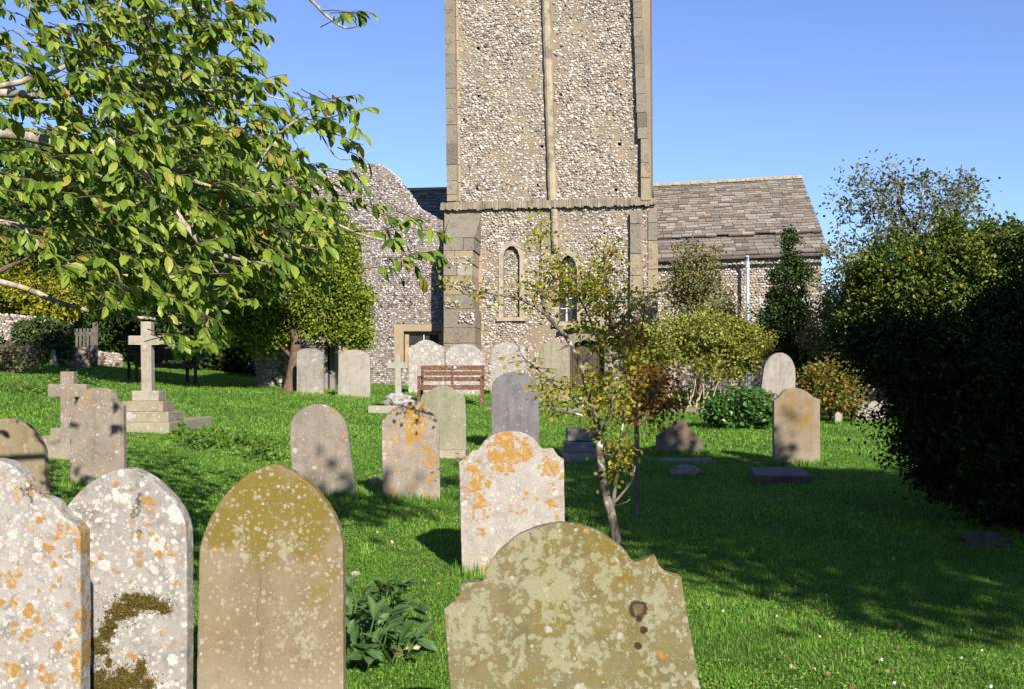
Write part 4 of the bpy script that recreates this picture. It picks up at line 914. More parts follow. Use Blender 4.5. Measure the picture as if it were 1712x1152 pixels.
lm_yew = leaf_mat('evergreen_sprays', [(0, (.045, .075, .008)), (.4, (.11, .16, .012)), (.75, (.18, .24, .018)), (1, (.27, .30, .025))], .25, .6)
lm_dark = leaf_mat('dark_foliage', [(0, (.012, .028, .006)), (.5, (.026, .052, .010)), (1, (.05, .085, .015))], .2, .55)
lm_mid = leaf_mat('green_foliage', [(0, (.03, .06, .010)), (.5, (.06, .105, .015)), (1, (.11, .16, .025))], .3, .55)
lm_yel = leaf_mat('golden_foliage', [(0, (.09, .12, .010)), (.4, (.17, .19, .014)), (.8, (.28, .27, .02)), (1, (.36, .32, .03))], .3, .55)
lm_big = leaf_mat('broad_leaves', [(0, (.035, .080, .008)), (.35, (.105, .175, .014)), (.7, (.18, .255, .028)), (.95, (.27, .33, .05)), (.985, (.28, .24, .05)), (1, (.25, .13, .04))], .35, .45, spec=.4)
lm_sap = leaf_mat('sapling_leaves', [(0, (.14, .17, .015)), (.35, (.24, .26, .025)), (.65, (.36, .35, .04)), (.88, (.40, .33, .06)), (1, (.30, .12, .03))], .45, .5)
lm_rust = leaf_mat('rust_leaves', [(0, (.09, .045, .015)), (.4, (.20, .09, .022)), (.75, (.30, .13, .03)), (1, (.26, .22, .04))], .3, .5)
lm_olive = leaf_mat('olive_leaves', [(0, (.06, .065, .03)), (.4, (.11, .12, .045)), (.75, (.16, .175, .06)), (.93, (.24, .22, .07)), (1, (.26, .12, .05))], .3, .6)
lm_ygreen = leaf_mat('yellow_green_leaves', [(0, (.10, .12, .02)), (.4, (.17, .20, .035)), (.75, (.25, .275, .05)), (1, (.34, .33, .08))], .35, .55)
lm_grey = leaf_mat('grey_green_leaves', [(0, (.07, .085, .05)), (.5, (.12, .14, .08)), (1, (.19, .21, .13))], .3, .6)
lm_laurel = leaf_mat('laurel_leaves', [(0, (.02, .042, .006)), (.4, (.05, .09, .010)), (.8, (.10, .145, .016)), (1, (.25, .22, .03))], .3, .45)
lm_gloss = leaf_mat('glossy_leaves', [(0, (.03, .08, .015)), (.5, (.06, .14, .03)), (1, (.10, .20, .05))], .25, .35, spec=.5)
lm_glauc = leaf_mat('blue_green_leaves', [(0, (.035, .085, .025)), (.5, (.07, .14, .045)), (1, (.12, .20, .07))], .3, .5)

# evergreen clipped tree left of the gable
tree('evergreen_tree', 'round yellow-green evergreen tree with a bare brown trunk before the gable', 'tree', (at(482, 660, 26.6).x, 26.6),
     [clump(500, 480, 27.2, 105, 1.4, 85), clump(545, 430, 27.4, 55, 1.0, 80), clump(585, 520, 27.2, 32, .8, 60), clump(420, 500, 27.2, 60, 1.0, 60), clump(480, 400, 27.5, 70, 1.1, 70), clump(440, 555, 27.0, 50, .8, 35), clump(590, 560, 27.0, 22, .5, 25)],
     lm_yew, 1400, 60, .085, .22, .17, trunk_top=tuple(at(500, 470, 27)), limbs=16, up=.5)
# far trees on the left
bgt = [('big dark tree rising behind the left of the churchyard', (250, 330, 36, 130, 3, 120), 8, lm_mid), ('dense dark tree behind the tall pale cross', (300, 480, 33, 120, 2.2, 95), 8, lm_dark),
       ('broad olive tree beyond the ivy wall at the far left', (30, 340, 38, 150, 3, 130), 8, lm_mid), ('leafy dark tree behind the wooden gate', (150, 470, 34, 85, 2, 100), 7, lm_dark),
       ('tall tree filling the gap behind the evergreen crown', (400, 370, 37, 100, 2.5, 130), 8, lm_mid), ('distant olive tree top peeping over the left trees', (350, 270, 44, 60, 2.5, 60), 8, lm_yel)]
for lab, (px, py, D, rx, ry, rz), s_, lm in bgt:
    p = at(px, py, D); cl = [clump(px, py, D, rx, ry, rz)] + [clump(px + random.uniform(-.7, .7) * rx, py + random.uniform(-.6, .7) * rz, D + random.uniform(-1, .6), rx * .5, ry * .5, rz * .45) for _ in range(5)]
    tree('broadleaf_tree', lab, 'tree', (p.x, D), cl, lm, 520, 46, .17, .42, .28, limbs=10, group='trees behind the churchyard', up=.5)
tree('churchyard_tree', 'tree at the left edge whose boughs hang over the dark bench', 'tree', (-11.8, 21.0),
     [(-8.6, 22.5, 5.3, 2.0, 1.6, 1.2), (-6.9, 22.6, 5.2, 1.5, 1.5, 1.0), (-5.6, 22.7, 5.3, 1.1, 1.3, .8)], lm_mid, 620, 46, .13, .32, .13, trunk_top=(-9.9, 22.3, 6.2), limbs=7, group='trees around the churchyard')
# low dark undergrowth closing the view under those trees
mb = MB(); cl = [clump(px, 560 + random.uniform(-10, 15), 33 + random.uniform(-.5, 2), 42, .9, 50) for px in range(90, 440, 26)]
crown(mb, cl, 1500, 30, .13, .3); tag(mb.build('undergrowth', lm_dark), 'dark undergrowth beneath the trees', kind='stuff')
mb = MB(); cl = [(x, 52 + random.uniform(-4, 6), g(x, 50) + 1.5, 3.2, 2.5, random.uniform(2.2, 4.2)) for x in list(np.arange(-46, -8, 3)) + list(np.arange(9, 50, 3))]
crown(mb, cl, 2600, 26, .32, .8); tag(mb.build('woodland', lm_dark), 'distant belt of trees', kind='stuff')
tree('golden_shrub', 'bright golden-green tree overhanging the flint wall at far left', 'tree', (at(60, 600, 30).x, 30.8),
     [clump(60, 478, 30.3, 62, 1.0, 50), clump(20, 455, 30.3, 50, 1, 40), clump(95, 505, 30, 30, .7, 30), clump(-40, 480, 30.3, 60, 1, 60)], lm_yel, 420, 50, .10, .24, .10, limbs=8)
# ivy on the wall
mb = MB(); n = 9000; px = rng.uniform(22, 122, n); py = 600 - rng.uniform(0, 1, n) ** .8 * (70 - .25 * np.abs(px - 70)); P = np.array([at(a, b, 28.3 + random.uniform(-.15, .5)) for a, b in zip(px, py)])
leaves(mb, P, np.tile([[.2, -1, .3]], (n, 1)), .09, up=.2); b0 = at(70, 600, 28.3)
tag(mb.build('ivy', leaf_mat('ivy_leaves', [(0, (.025, .05, .015)), (.6, (.06, .095, .03)), (1, (.12, .15, .06))], .2, .4), loc=(b0.x, 28.3, g(b0.x, 28.3))), 'dense ivy draped over the far left wall beside the gate', 'ivy')
tree('dead_bush', 'dull brownish low bush against the ivy at the left edge', 'shrub', (at(15, 610, 25).x, 25.0), [clump(25, 592, 25, 45, .5, 22), clump(-20, 590, 25, 40, .5, 25)], leaf_mat('dull_leaves', [(0, (.07, .06, .04)), (.6, (.12, .11, .07)), (1, (.15, .17, .08))], .2), 120, 30, .07, .15, .02, limbs=10, bark='twig')

# right-hand shrubs and trees
tree('feathery_tree', 'airy grey-green tree with thin twigs rising above the right bushes', 'tree', (at(1515, 660, 25).x, 25.0),
     [clump(1540, 350, 25, 100, 1.3, 75), clump(1450, 330, 25, 60, 1.0, 55), clump(1600, 330, 25, 55, 1.0, 50), clump(1500, 420, 25, 110, 1.2, 60)], lm_grey, 330, 15, .10, .26, .07, trunk_top=tuple(at(1530, 380, 25)), limbs=60, bark='twig', twigs=80, shell=.3)
tree('laurel_bush', 'large yellow-green laurel bush behind the dark yew', 'shrub', (at(1580, 660, 22).x, 22.0),
     [clump(1500, 480, 22, 75, 1.0, 85), clump(1590, 460, 22, 85, 1.1, 90), clump(1680, 450, 21.6, 75, 1.1, 85), clump(1780, 460, 21.6, 90, 1.1, 100), clump(1450, 520, 22.3, 50, .8, 60), clump(1560, 590, 22.3, 150, 1, 60)], lm_laurel, 1500, 50, .085, .20, .10, limbs=20, up=.5)
tree('olive_bush', 'thin greyish bush between the conifer and the laurel', 'shrub', (at(1415, 690, 24).x, 24.0),
     [clump(1405, 480, 24, 35, .7, 75), clump(1430, 540, 24, 40, .7, 60), clump(1385, 560, 24, 45, .7, 50)], lm_olive, 300, 34, .07, .2, .05, limbs=26, bark='twig', twigs=30)
tree('conifer', 'narrow dark green conifer in front of the chapel wall', 'tree', (at(1315, 660, 26).x, 26.0),
     [clump(1325, 420, 26, 14, .25, 36), clump(1320, 480, 26, 32, .5, 50), clump(1312, 535, 26, 42, .65, 50), clump(1330, 575, 26, 52, .8, 45), clump(1290, 545, 26, 20, .4, 30)], lm_dark, 420, 44, .075, .16, .08, limbs=10)
tree('tall_shrub', 'tall olive shrub growing against the chapel wall by the tower corner', 'shrub', (at(1170, 660, 29).x, 29.0),
     [clump(1160, 450, 29, 45, .7, 45), clump(1175, 510, 29, 55, .8, 45), clump(1140, 480, 29, 30, .6, 30), clump(1195, 560, 29, 70, .9, 50)], lm_olive, 330, 32, .085, .24, .05, limbs=30, bark='twig', twigs=40, shell=.35)
tree('yellow_shrub', 'wide yellow-green shrub on thin pale stems beside the path', 'shrub', (at(1190, 668, 25.6).x, 25.6),
     [clump(1110, 570, 25.4, 60, .9, 40), clump(1180, 560, 25.4, 65, .9, 42), clump(1245, 575, 25.4, 48, .8, 38), clump(1210, 605, 25.3, 70, .8, 28), clump(1080, 600, 25.6, 40, .7, 35)], lm_ygreen, 620, 38, .075, .2, .03, limbs=8, bark='palestem', shell=.35)
t = C.collection.objects[-1].parent
mb = MB()
for q in range(26):
    x = at(random.uniform(1090, 1265), 600, 25.3).x; y = 25.3 + random.uniform(-.3, .6); z = g(x, y); mb.tube(wpath((x, y, z - .05), (x + random.uniform(-.3, .3), y + random.uniform(-.2, .2), z + random.uniform(.8, 1.3)), 5, .04), [.016, .015, .013, .011, .009, .006], 5)
mb.build('stems', MT['palestem'], t)
tree('low_shrub', 'low glossy green shrub beside the tan-brown headstone', 'shrub', (at(1240, 705, 20).x, 20.0),
     [clump(1240, 678, 20, 45, .5, 24), clump(1210, 688, 20, 28, .4, 16), clump(1272, 688, 19.8, 24, .4, 20)], lm_gloss, 210, 34, .085, .14, .02, limbs=10, bark='twig', up=1.0)
tree('autumn_shrub', 'green and orange shrub with a touch of red right of the pale round headstone', 'shrub', (at(1388, 692, 21.8).x, 21.8),
     [clump(1385, 635, 21.8, 38, .6, 34), clump(1405, 665, 21.6, 38, .6, 26), clump(1365, 655, 21.8, 26, .5, 30)], leaf_mat('autumn_leaves', [(0, (.06, .075, .015)), (.4, (.12, .15, .025)), (.7, (.22, .22, .035)), (.9, (.28, .14, .03)), (1, (.35, .04, .02))], .3), 260, 30, .065, .16, .03, limbs=18, bark='twig')
# dark yew on the right
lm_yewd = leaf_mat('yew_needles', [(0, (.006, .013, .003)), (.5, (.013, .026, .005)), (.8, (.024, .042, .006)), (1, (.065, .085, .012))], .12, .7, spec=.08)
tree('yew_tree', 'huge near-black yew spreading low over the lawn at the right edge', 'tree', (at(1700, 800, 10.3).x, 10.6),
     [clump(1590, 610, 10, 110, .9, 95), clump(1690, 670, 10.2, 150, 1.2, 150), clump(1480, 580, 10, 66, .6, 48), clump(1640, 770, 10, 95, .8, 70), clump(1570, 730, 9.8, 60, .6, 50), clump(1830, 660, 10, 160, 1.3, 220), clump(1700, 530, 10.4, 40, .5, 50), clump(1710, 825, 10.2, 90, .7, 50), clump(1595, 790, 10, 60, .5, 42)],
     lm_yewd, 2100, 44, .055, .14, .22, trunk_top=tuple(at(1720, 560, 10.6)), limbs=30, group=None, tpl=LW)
yt = [o for o in C.collection.objects if o.name == 'yew_tree'][0]
mb = MB(); br_ = MB()
for (a, b) in [(1395, 585), (1410, 560), (1425, 605), (1440, 625), (1460, 650), (1480, 640), (1470, 690), (1440, 700), (1490, 705), (1465, 735), (1500, 750), (1520, 770), (1480, 770), (1530, 800), (1560, 800), (1455, 520), (1480, 500), (1600, 830), (1560, 640), (1640, 850), (1510, 660), (1440, 560), (1600, 520), (1655, 480), (1700, 430), (1705, 395), (1560, 530), (1630, 500), (1400, 610), (1500, 690), (1530, 700), (1690, 840)]:
    s0 = at(lerp(a, 1700, .45), lerp(b, 640, .45), 10); e = at(a, b, 9.9 + random.uniform(-.3, .3)); pp = wpath(s0, e, 8, .05, -.04); br_.tube(pp, [.014 - .0014 * k for k in range(9)], 5)
    for q in range(3, 9):
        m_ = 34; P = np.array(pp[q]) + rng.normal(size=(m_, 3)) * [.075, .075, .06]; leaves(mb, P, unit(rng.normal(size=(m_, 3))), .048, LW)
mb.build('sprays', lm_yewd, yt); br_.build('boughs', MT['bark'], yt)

# sapling in the middle
def ppath(pts, D, dz=0): 
    out = []
    for q, p_ in enumerate(pts):
        d = D + (p_[2] if len(p_) > 2 else 0) + dz; out.append(at(p_[0], p_[1], d))
    # subdivide with a catmull-rom
    P = [out[0]] + out + [out[-1]]; res = []
    for q in range(1, len(P) - 2):
        for k in range(4):
            t = k / 4; a, b, c, d = P[q - 1], P[q], P[q + 1], P[q + 2]
            res.append(.5 * ((2 * b) + (c - a) * t + (2 * a - 5 * b + 4 * c - d) * t * t + (3 * b - a - 3 * c + d) * t ** 3))
    res.append(P[-2]); return res
def branch(mb, pts, D, r0, r1, sides=8, wob=.08):
    p_ = ppath(pts, D); n = len(p_); mb.tube(p_, [r0 + (r1 - r0) * k / (n - 1) for k in range(n)], sides, wob=wob); return p_
D = 9.15; p0 = at(1030, 897, D); t = thing('young_tree', 'young lichened tree with sparse yellow-green leaves in mid lawn', 'tree', (p0.x, D, g(p0.x, D)))
mb = MB(); BR = []
def sbr(pts, r0, r1): BR.append(branch(mb, pts, D, r0 / 1836 * D / 2, r1 / 1836 * D / 2))
sbr([(1032, 915), (1028, 890), (1022, 860), (1012, 825), (1005, 780), (1001, 740), (997, 700), (988, 672)], 19, 10)
sbr([(1022, 860), (1026, 835), (1030, 800), (1034, 760), (1040, 720), (1046, 680)], 8, 3); sbr([(1026, 842), (1042, 824), (1056, 805), (1062, 780)], 5, 2)
sbr([(990, 675), (980, 640), (968, 605), (958, 582), (945, 560), (930, 545), (915, 525), (905, 495), (903, 450), (904, 400), (906, 352)], 11, 2)
sbr([(975, 625), (985, 595), (1000, 570), (1020, 552), (1040, 535), (1055, 515), (1085, 495), (1118, 478)], 9, 2)
sbr([(930, 545), (900, 515), (865, 498), (820, 490), (775, 478), (752, 470)], 6, 2); sbr([(1000, 570), (985, 530), (960, 480), (945, 440)], 5, 2); sbr([(1020, 552), (1018, 500), (1010, 450), (1016, 408)], 5, 2)
sbr([(988, 690), (965, 672), (945, 655), (920, 640), (900, 620), (880, 605), (850, 608)], 5, 2); sbr([(985, 700), (955, 690), (930, 688), (915, 675), (905, 640)], 4, 2)
sbr([(1040, 535), (1060, 540), (1090, 530)], 4, 2); sbr([(1000, 740, 0), (1015, 700, -.2), (1030, 650, -.3), (1040, 600, -.3)], 6, 2); sbr([(1034, 700), (1060, 670), (1095, 655), (1140, 660)], 4, 2)
for q in range(70):
    b_ = random.choice(BR); s0 = b_[random.randrange(len(b_) // 3, len(b_))]; e = s0 + Vector((random.uniform(-.25, .25), random.uniform(-.25, .25), random.uniform(-.1, .28))); mb.tube(wpath(s0, e, 4, .08), [.006, .005, .004, .003, .002], 4)
mb.build('trunk', bark_mat('sapling_bark', (.07, .055, .045), (.19, .165, .14), (.40, .39, .34), .2), t, smooth=True)
mb = MB()
cl = [clump(960, 470, D, 52, .35, 36), clump(905, 480, D, 40, .3, 28), clump(1010, 480, D, 42, .35, 42), clump(905, 400, D, 14, .12, 45), clump(1015, 430, D, 20, .15, 25), clump(940, 440, D, 26, .2, 24), clump(1060, 505, D, 32, .25, 22), clump(1030, 600, D, 45, .3, 45), clump(1020, 660, D, 40, .3, 50), clump(1030, 730, D, 28, .25, 50), clump(1035, 790, D, 20, .2, 32), clump(985, 640, D, 22, .2, 28), clump(1000, 520, D, 50, .3, 22), clump(1055, 640, D, 35, .25, 40), clump(985, 695, D, 14, .12, 18), clump(920, 655, D, 32, .2, 16), clump(1000, 560, D, 60, .25, 18)]
crown(mb, cl, 265, 14, .042, .13, shell=.3, up=.6)
# leaves strung along the bare arms
for b_, a0 in ((BR[5], .1), (BR[3], .6), (BR[7], .3), (BR[8], .3), (BR[9], .2), (BR[4], .5), (BR[6], .4)):
    m_ = 170 if b_ is BR[5] else 90; k = rng.integers(int(len(b_) * a0), len(b_), m_); P = np.array([b_[q] for q in k]) + rng.normal(size=(m_, 3)) * [.08, .08, .06]
    leaves(mb, P, unit(rng.normal(size=(m_, 3))), .045)
mb.build('leaves', lm_sap, t)
mb = MB(); crown(mb, [clump(1075, 640, D + .2, 42, .3, 32), clump(1110, 660, D + .2, 42, .3, 26), clump(1060, 690, D + .2, 30, .3, 20), clump(1095, 700, D + .2, 22, .2, 12), clump(1045, 560, D + .2, 30, .3, 30)], 150, 15, .042, .12, shell=.3)
tag(mb.build('leaves', lm_rust, t), 'rust-orange leaves on the right side of the young tree')
D = 10.4; p = at(1065, 850, D); mb = MB(); mb.tube([(0, 0, -.2), (0.005, 0, .4), (-.005, 0, 1.15)], [.028, .026, .024], 8, wob=.05); mb.tube([(0, 0, 1.15), (0, 0, 1.16)], [.024, .018], 8)
o = mb.build('wooden_stake', MT['stake'], smooth=False); o.location = (p.x, D, g(p.x, D)); tag(o, 'thin weathered wooden stake standing right of the young tree', 'stake')

# overhanging tree at the upper left: trunk stands outside the frame
D = 6.0; base = (-4.4, 5.2); t = thing('overhanging_tree', 'broad-leaved tree reaching its lichened grey branches in from the upper left', 'tree', (base[0], base[1], g(*base)))
mb = MB(); tz = g(*base); tp = wpath((base[0], base[1], tz - .2), (-4.2, 5.0, 6.2), 10, .02); mb.tube(tp, [.30 - .02 * k for k in range(11)], 12, wob=.05); NB = []
def nbr(pts, r0, r1, D=6.0):
    D *= .9; NB.append(branch(mb, pts, D, r0 / F * D / 2, r1 / F * D / 2, 8, .1))
nbr([(-700, 330), (-400, 260), (-150, 228), (0, 222), (80, 235), (150, 255), (215, 263), (245, 290), (275, 322), (292, 350), (320, 388), (345, 415), (380, 428), (445, 441)], 24, 5, 5.4)
nbr([(-600, 180), (-200, 165), (0, 155), (60, 158), (160, 150), (260, 130), (330, 90), (390, 50)], 20, 4, 5.7)
nbr([(-300, 190), (0, 143), (50, 130), (95, 118), (160, 70), (200, 10), (215, -60)], 12, 4, 5.4)
nbr([(150, 255), (210, 240), (265, 262), (300, 288), (348, 310), (420, 320), (495, 345), (545, 365), (600, 390), (655, 402), (700, 395)], 9, 3, 5.8)
nbr([(-400, 330), (0, 370), (50, 395), (100, 430), (150, 458), (260, 458)], 12, 4, 5.6)
nbr([(-300, 420), (0, 470), (100, 505), (180, 525), (262, 533), (330, 545)], 12, 3, 6.2)
nbr([(340, 400), (420, 290), (470, 220), (520, 190), (575, 180)], 5, 2, 5.8)
nbr([(100, 160), (300, -60), (440, -60), (515, -5), (545, 25), (575, 45), (600, 42)], 10, 2.5, 6.0)
nbr([(260, 130), (320, 150), (400, 150), (450, 160), (510, 175)], 6, 2, 5.7); nbr([(160, 290), (185, 300), (210, 310)], 4, 2, 5.3)
nbr([(80, 235), (140, 215), (220, 205), (300, 180)], 6, 2.5, 6.3); nbr([(330, 395), (360, 450), (375, 470), (350, 540)], 4, 2, 5.8); nbr([(245, 290), (300, 310), (420, 350), (470, 400), (520, 430)], 5, 2, 6.3)
nbr([(160, 60), (260, 20), (350, 10), (420, -10)], 6, 2, 5.8); nbr([(520, 190), (560, 260), (600, 262), (620, 250)], 3, 1.5, 5.8)
mb.build('trunk', MT['barklichen'], t, smooth=True)
poly = [(-70, -60), (440, -60), (440, 10), (415, 55), (385, 90), (415, 120), (440, 170), (480, 180), (560, 165), (590, 200), (570, 220), (505, 215), (490, 235), (530, 290), (560, 320), (560, 380), (540, 440), (470, 500), (420, 480), (370, 500), (365, 585), (345, 600), (300, 592), (275, 540), (190, 530), (140, 515), (110, 455), (60, 430), (-70, 415)]
sp_ = [(595, 185), (580, 160), (560, 205), (600, 215), (540, 165), (500, 165), (425, 20), (400, 15), (410, 70), (380, 50), (430, 90), (455, 130), (470, 150), (600, 262), (575, 285), (560, 305), (590, 300), (545, 340), (600, 330), (650, 360), (675, 370), (700, 372), (722, 385), (655, 400), (665, 430), (690, 425), (715, 420), (732, 440), (640, 385), (700, 450), (645, 445), (575, 25), (600, 22), (590, 18), (350, 560), (335, 575), (365, 540), (300, 560), (265, 545), (210, 530), (410, 500), (430, 140), (420, 105), (530, 210), (590, 235), (610, 340)]
NC = 800; cand = rng.uniform([-70, -60], [600, 590], (9000, 2)); cand = cand[inpoly(cand[:, 0], cand[:, 1], np.array(poly, float))]
hole = np.sin(cand[:, 0] * .045 + 1.2) * np.sin(cand[:, 1] * .05 + .5) + .6 * np.sin(cand[:, 0] * .1 - cand[:, 1] * .08)
cand2 = cand[NC + 200:NC + 200 + 520]; cand = cand[hole < .95][:NC]
cc = [(a, b, random.uniform(4.5, 5.9)) for a, b in cand] + [(a, b, random.uniform(6.3, 7.9)) for a, b in cand2] + [(a, b, random.uniform(4.4, 4.9)) for a, b in sp_]
mbt = MB(); mb = MB()
for (a, b, d) in cc:
    if 195 < a < 275 and 515 < b < 660: continue
    q_ = at(a, b, d); dy_ = 8.5 - d
    if any(x0_ < q_.x + S[0] / S[1] * (D_ - d) < x1_ and z0_ < q_.z + S[2] / S[1] * (D_ - d) < z1_ for D_, x0_, x1_, z0_, z1_ in ((11, -4.6, -3.7, .7, 1.8), (11, -2.4, -1.4, .5, 1.7), (13, -5.6, -4.9, .8, 2.1), (16, -5.9, -4.8, .8, 2.9), (11, -1.5, -.6, .5, 1.7))) and random.random() < .85: continue
    if -4.25 < q_.x + S[0] / S[1] * dy_ < -3.5 and .4 < q_.z + S[2] / S[1] * dy_ < 1.55 and random.random() < .8: continue
    p = at(a, b, d); edge = a > 480 or b > 500
    dr_ = Vector((random.uniform(.1, 1), random.uniform(-.6, .6), random.uniform(-.5, .25))).normalized(); L = random.uniform(.08, .18)
    s0 = p - dr_ * L * .5; m_ = random.randint(6, 9) if edge else random.randint(9, 14)
    tw = wpath(s0 - dr_ * .06, s0 + dr_ * L * .97, 4, .08); mbt.tube(tw, [.0028, .0024, .002, .0016, .001], 5)
    tt = rng.uniform(0, 1, m_); P = np.array(s0)[None] + np.outer(tt * L, np.array(dr_)); sd = rng.choice([-1, 1], m_)
    side = np.cross(np.array(dr_), [0, 0, 1]); side /= np.linalg.norm(side)
    ax = np.outer(sd * rng.uniform(.3, 1, m_), side) + np.array(dr_) * rng.uniform(.2, .9, (m_, 1)); ax[:, 2] -= rng.uniform(.15, 1.3, m_)
    nr = rng.normal(size=(m_, 3)) * .45 + np.array([.35, -.45, .75])
    mb.inst(BL, BLF, P, frames(ax, nr), rng.uniform(.040, .088, m_))
mbt.build('twigs', MT['twig'], t); mb.build('leaves', lm_big, t)

# big tree standing to the right of the camera, out of frame, whose shade falls across the lawn
sh = Vector((S[0] / S[2], S[1] / S[2]))
shade = [(.5, 16.0), (1.5, 16.4), (3.0, 14.9), (4.2, 13.3), (6, 13.2), (8, 14), (8, 8.6), (5, 8.0), (3.4, 7.8), (2.4, 7.9), (1.9, 8.6), (1.1, 9.6), (.9, 10.4), (.7, 12)]
fing = [(-2.0, 10.5, .1), (-1.7, 10.3, .1), (-1.5, 10.4, .1), (-1.3, 10.5, .1), (-.1, 12.0, .25), (1.6, 7.9, .25), (2.3, 7.1, .2), (3.4, 6.7, .25), (2.9, 7.2, .2), (1.3, 8.9, .2)]
mb = MB(); cand = rng.uniform([-1, 6], [8.5, 17], (6000, 2)); cand = cand[inpoly(cand[:, 0], cand[:, 1], np.array(shade, float))]
hh = []; 
for (x, y) in cand[:1500]:
    if y < 10.6 and math.sin(x * 2.3 + 1.1 * y) * math.sin(y * 4.1 + .5 * x) > .42 and random.random() < .85: continue
    h = 3.6 + 5.4 * random.random(); 
    X_, Y_ = x + sh.x * h, y + sh.y * h
    hh.append((X_, Y_, g(x, y) + h))
for (x, y, r_) in fing:
    for q in range(7): h = random.uniform(4.5, 6.5); a = x + random.uniform(-1, 1) * r_ * 1.6; b = y + random.uniform(-1, 1) * r_; hh.append((a + sh.x * h, b + sh.y * h, g(x, y) + h))
sc = np.array(hh); sc = sc[(np.abs(sc[:, 0]) > sc[:, 1] * .47 + .9) | (sc[:, 1] < -1)]; m = len(sc)
off = rng.normal(size=(m, 36, 3)) * .5 * .42; leaves(mb, (sc[:, None] + off).reshape(-1, 3), unit(off.reshape(-1, 3)), .15)
bx_, by_ = 9.5, 2.0; t = thing('shade_tree', 'large leafy tree right of the viewpoint throwing shade across the lawn', 'tree', (bx_, by_, g(bx_, by_)))
mb.build('crown', lm_mid, t); mb = MB(); tp = wpath((bx_, by_, -.3), (9.4, 1.4, 8), 9, .02); mb.tube(tp, [.42 - .03 * k for k in range(10)], 12, wob=.06)
for q in range(40): s0 = tp[random.randrange(3, 9)]; e = Vector(sc[random.randrange(m)]); mb.tube(wpath(s0, e, 6, .05, .05), [.045 * (1 - .8 * k / 6) for k in range(7)], 6)
mb.build('trunk', MT['bark'], t, smooth=True)

for (lab, x_, y_, h_, r_) in (('broad unseen tree added beyond the yew to cut skylight from the right', 19, 9, 8, 4.5), ('tall unseen tree added behind the viewpoint to the left to cut skylight', -9, -7, 9, 5), ('spreading unseen tree added behind the viewpoint to cut skylight', -1, -13, 9, 5),
                              ('unseen tree added at the left side of the churchyard to cut skylight', -15, 5, 7, 4), ('unseen tree added at the right side of the churchyard to cut skylight', 22, -2, 8, 4.5)):
    z_ = g(x_, y_); tree('churchyard_tree', lab, 'tree', (x_, y_), [(x_, y_, z_ + h_ * .62, r_, r_, h_ * .42), (x_ + 1, y_ - 1, z_ + h_ * .5, r_ * .8, r_ * .8, h_ * .35)], lm_mid, 420, 26, .30, .8, .3, limbs=10, group='trees around the churchyard')  # unseen trees added around the view to block skylight and deepen the shadows

# daisies
mb = MB(); n = 14; x = rng.uniform(1.2, 3.2, n); y = rng.uniform(5, 7, n); mb.inst(ICO_V, ICO_F, np.stack([x, y, G(x, y) + .03], 1), randrot(n), rng.uniform(.006, .012, (n, 1)) * np.array([1, 1, .6]))
tag(mb.build('daisies', simple('daisy_white', (.75, .75, .7))), 'tiny white daisies dotted in the lawn', kind='stuff')
# ------------------------------------------------------------------ low plants
D = 6.1; p = at(620, 1090, D); t = thing('leafy_plant', 'clump of broad blue-green leaves beside the tan pointed headstone', 'plant', (p.x, D, g(p.x, D)))
mb = MB(); ms = MB()
for q in range(85):
    a = at(random.uniform(545, 668), 1090, random.uniform(5.7, 6.6)); gz = g(a.x, a.y); hgt = random.uniform(.04, .26) * (1 - .6 * max(0, (a.x + .78)) ); dr_ = Vector((random.uniform(-.6, 1), random.uniform(-1, .4), random.uniform(.2, .7))).normalized()
    top = Vector((a.x, a.y, gz)) + Vector((dr_.x * .1, dr_.y * .1, hgt)); ms.tube(wpath((a.x, a.y, gz - .02), top, 4, .05), [.004] * 5, 4)
    m_ = 3; ax = np.array(dr_)[None] + rng.normal(size=(m_, 3)) * .4; ax[:, 2] -= .25; nr = rng.normal(size=(m_, 3)) * .3 + [0.1, -.2, 1]
    mb.inst(BL, BLF, np.tile(np.array(top), (m_, 1)), frames(ax, nr), rng.uniform(.06, .14, m_))
mb.build('leaves', lm_glauc, t); ms.build('stems', lm_glauc, t)
mb = MB()
for (px, py, D, rx, rz, n) in ((345, 742, 15, 50, 12, 1400), (440, 765, 14, 34, 10, 900), (400, 740, 15.5, 60, 6, 500), (305, 728, 16, 18, 10, 300), (60, 640, 21, 60, 10, 900), (130, 625, 24, 70, 8, 900)):
    a = rng.normal(size=(n, 2)) * .5; P = []
    for u, v in a: q_ = at(px + u * rx, py, D + v * rz * .05); P.append((q_.x, q_.y, g(q_.x, q_.y) + abs(random.gauss(0, 1)) * .07 * math.exp(-u * u)))
    leaves(mb, np.array(P), np.tile([[0, -.3, .5]], (n, 1)), .065, up=1.2)
tag(mb.build('weeds', leaf_mat('weed_leaves', [(0, (.05, .11, .015)), (.6, (.09, .18, .02)), (1, (.14, .24, .04))], .3)), 'patches of nettles and weeds in the grass', kind='stuff')
# dark green tuft between the green kerbed stone and the slate one
mb = MB(); q_ = at(798, 745, 14.2); n = 500; P = np.array([q_.x, 14.2, g(q_.x, 14.2)]) + np.abs(rng.normal(size=(n, 3))) * [.0, 0, .06] + rng.normal(size=(n, 3)) * [.12, .1, 0]; leaves(mb, P, np.tile([[0, -.2, 1.]], (n, 1)), .06, LW)
tag(mb.build('grass_tuft', lm_olive, loc=(q_.x, 14.2, g(q_.x, 14.2))), 'coarse tuft between the pale green and slate-grey headstones', 'plant', kind='stuff')

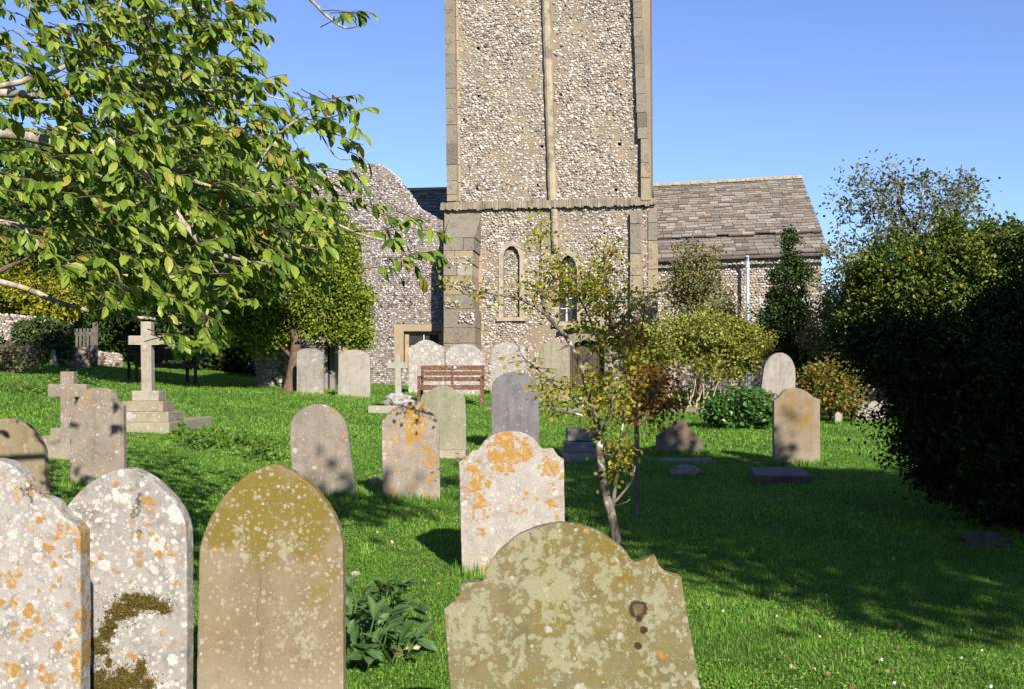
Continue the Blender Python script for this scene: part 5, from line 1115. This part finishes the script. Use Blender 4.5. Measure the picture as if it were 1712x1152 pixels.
# ------------------------------------------------------------------ grass
def scatter(n, y0, y1, pw=1.0):
    y = y0 + (y1 - y0) * rng.uniform(0, 1, n) ** pw; x = rng.uniform(-.52, .52, n) * y; return x, y
mb = MB(); BT = np.array([(-.5, 0, 0), (.5, 0, 0), (0, .35, 1)])
def blades(n, y0, y1, ln, wd, pw=1.0):
    x, y = scatter(n, y0, y1, pw); ok = ~((np.abs(y - (24.45 - .02 * x)) < .58) & (x > -.5)); x, y = x[ok], y[ok]; n = len(x)
    tuft = .5 + .5 * np.sin(x * 7 + 2 * np.sin(y * 5)) * np.sin(y * 8 + 2 * np.sin(x * 6)); L = ln * rng.uniform(.4, 1.2, n) * (.6 + .6 * tuft)
    a = rng.uniform(0, 2 * pi, n); rot = np.zeros((n, 3, 3)); rot[:, 0, 0] = np.cos(a); rot[:, 0, 1] = -np.sin(a); rot[:, 1, 0] = np.sin(a); rot[:, 1, 1] = np.cos(a); rot[:, 2, 2] = 1
    T = rng.uniform(.4, 3.2, n); sc_ = np.stack([np.full(n, wd) * rng.uniform(.7, 1.3, n), L * T, L], 1)
    mb.inst(BT, np.array([(0, 1, 2)]), np.stack([x, y, G(x, y) - .005], 1), rot, sc_)
blades(300000, 4.6, 9, .026, .0065); blades(240000, 9, 16, .032, .011); blades(200000, 16, 33, .045, .021)
for (n_, y0, y1, s_) in ((110000, 4.6, 10, .014), (60000, 10, 20, .028)):   # clover and moss between the blades
    x, y = scatter(n_, y0, y1); k_ = (np.sin(x * 3.1 + 1.5 * np.sin(y * 2.1)) + np.sin(y * 3.7 + 1.2 * np.sin(x * 1.9)) + rng.normal(0, .6, n_)) > -.2; x, y = x[k_], y[k_]
    leaves(mb, np.stack([x, y, G(x, y) + rng.uniform(.004, .022, len(x))], 1), np.tile([[0, 0, .1]], (len(x), 1)), s_, up=1.6, droop=0)
x, y = scatter(900, 5, 20); k_ = np.repeat(np.arange(900), 16); x = x[k_] + rng.normal(0, .03, len(k_)); y = y[k_] + rng.normal(0, .03, len(k_)); n = len(x); a = rng.uniform(0, 2 * pi, n)
rot = np.zeros((n, 3, 3)); rot[:, 0, 0] = np.cos(a); rot[:, 0, 1] = -np.sin(a); rot[:, 1, 0] = np.sin(a); rot[:, 1, 1] = np.cos(a); rot[:, 2, 2] = 1
L = rng.uniform(.03, .075, n); mb.inst(BT, np.array([(0, 1, 2)]), np.stack([x, y, G(x, y) - .005], 1), rot, np.stack([.004 + y * .0006, L * rng.uniform(.5, 2, n), L], 1))
# longer grass left by the mower round the stones
for (x0, y0, w_) in STONES:
    if y0 < 4.2: continue
    n = int(520 * w_ / .6); u = rng.uniform(-.55, .55, n) * w_ * 1.1; x = x0 + u; y = y0 - np.abs(rng.normal(size=n)) * .05 + rng.choice([0, .14], n, p=[.75, .25]); a = rng.uniform(0, 2 * pi, n)
    rot = np.zeros((n, 3, 3)); rot[:, 0, 0] = np.cos(a); rot[:, 0, 1] = -np.sin(a); rot[:, 1, 0] = np.sin(a); rot[:, 1, 1] = np.cos(a); rot[:, 2, 2] = 1
    L = rng.uniform(.04, .13, n); mb.inst(BT, np.array([(0, 1, 2)]), np.stack([x, y, G(x, y) - .01], 1), rot, np.stack([np.full(n, .006 + y0 * .0005), L * rng.uniform(.1, 1.2, n), L], 1))
tag(mb.build('grass', MT['blade']), 'short sunlit churchyard grass', kind='stuff')
# fallen leaves and clover specks
mb = MB(); n = 700; x, y = scatter(n, 4.8, 18); leaves(mb, np.stack([x, y, G(x, y) + .035], 1), np.tile([[0, 0, .2]], (n, 1)), .034, up=3, droop=0)
q_ = at(668, 1072, 5.9); n = 26; P = np.array([q_.x, 5.9, g(q_.x, 5.9) + .04]) + rng.normal(size=(n, 3)) * [.03, .03, .012]; leaves(mb, P, unit(rng.normal(size=(n, 3))), .045)
tag(mb.build('fallen_leaves', leaf_mat('dead_leaves', [(0, (.10, .05, .02)), (.5, (.22, .12, .05)), (.9, (.34, .22, .12)), (1, (.5, .45, .35))], .1, .7)), 'scattered dry brown leaves', kind='stuff')
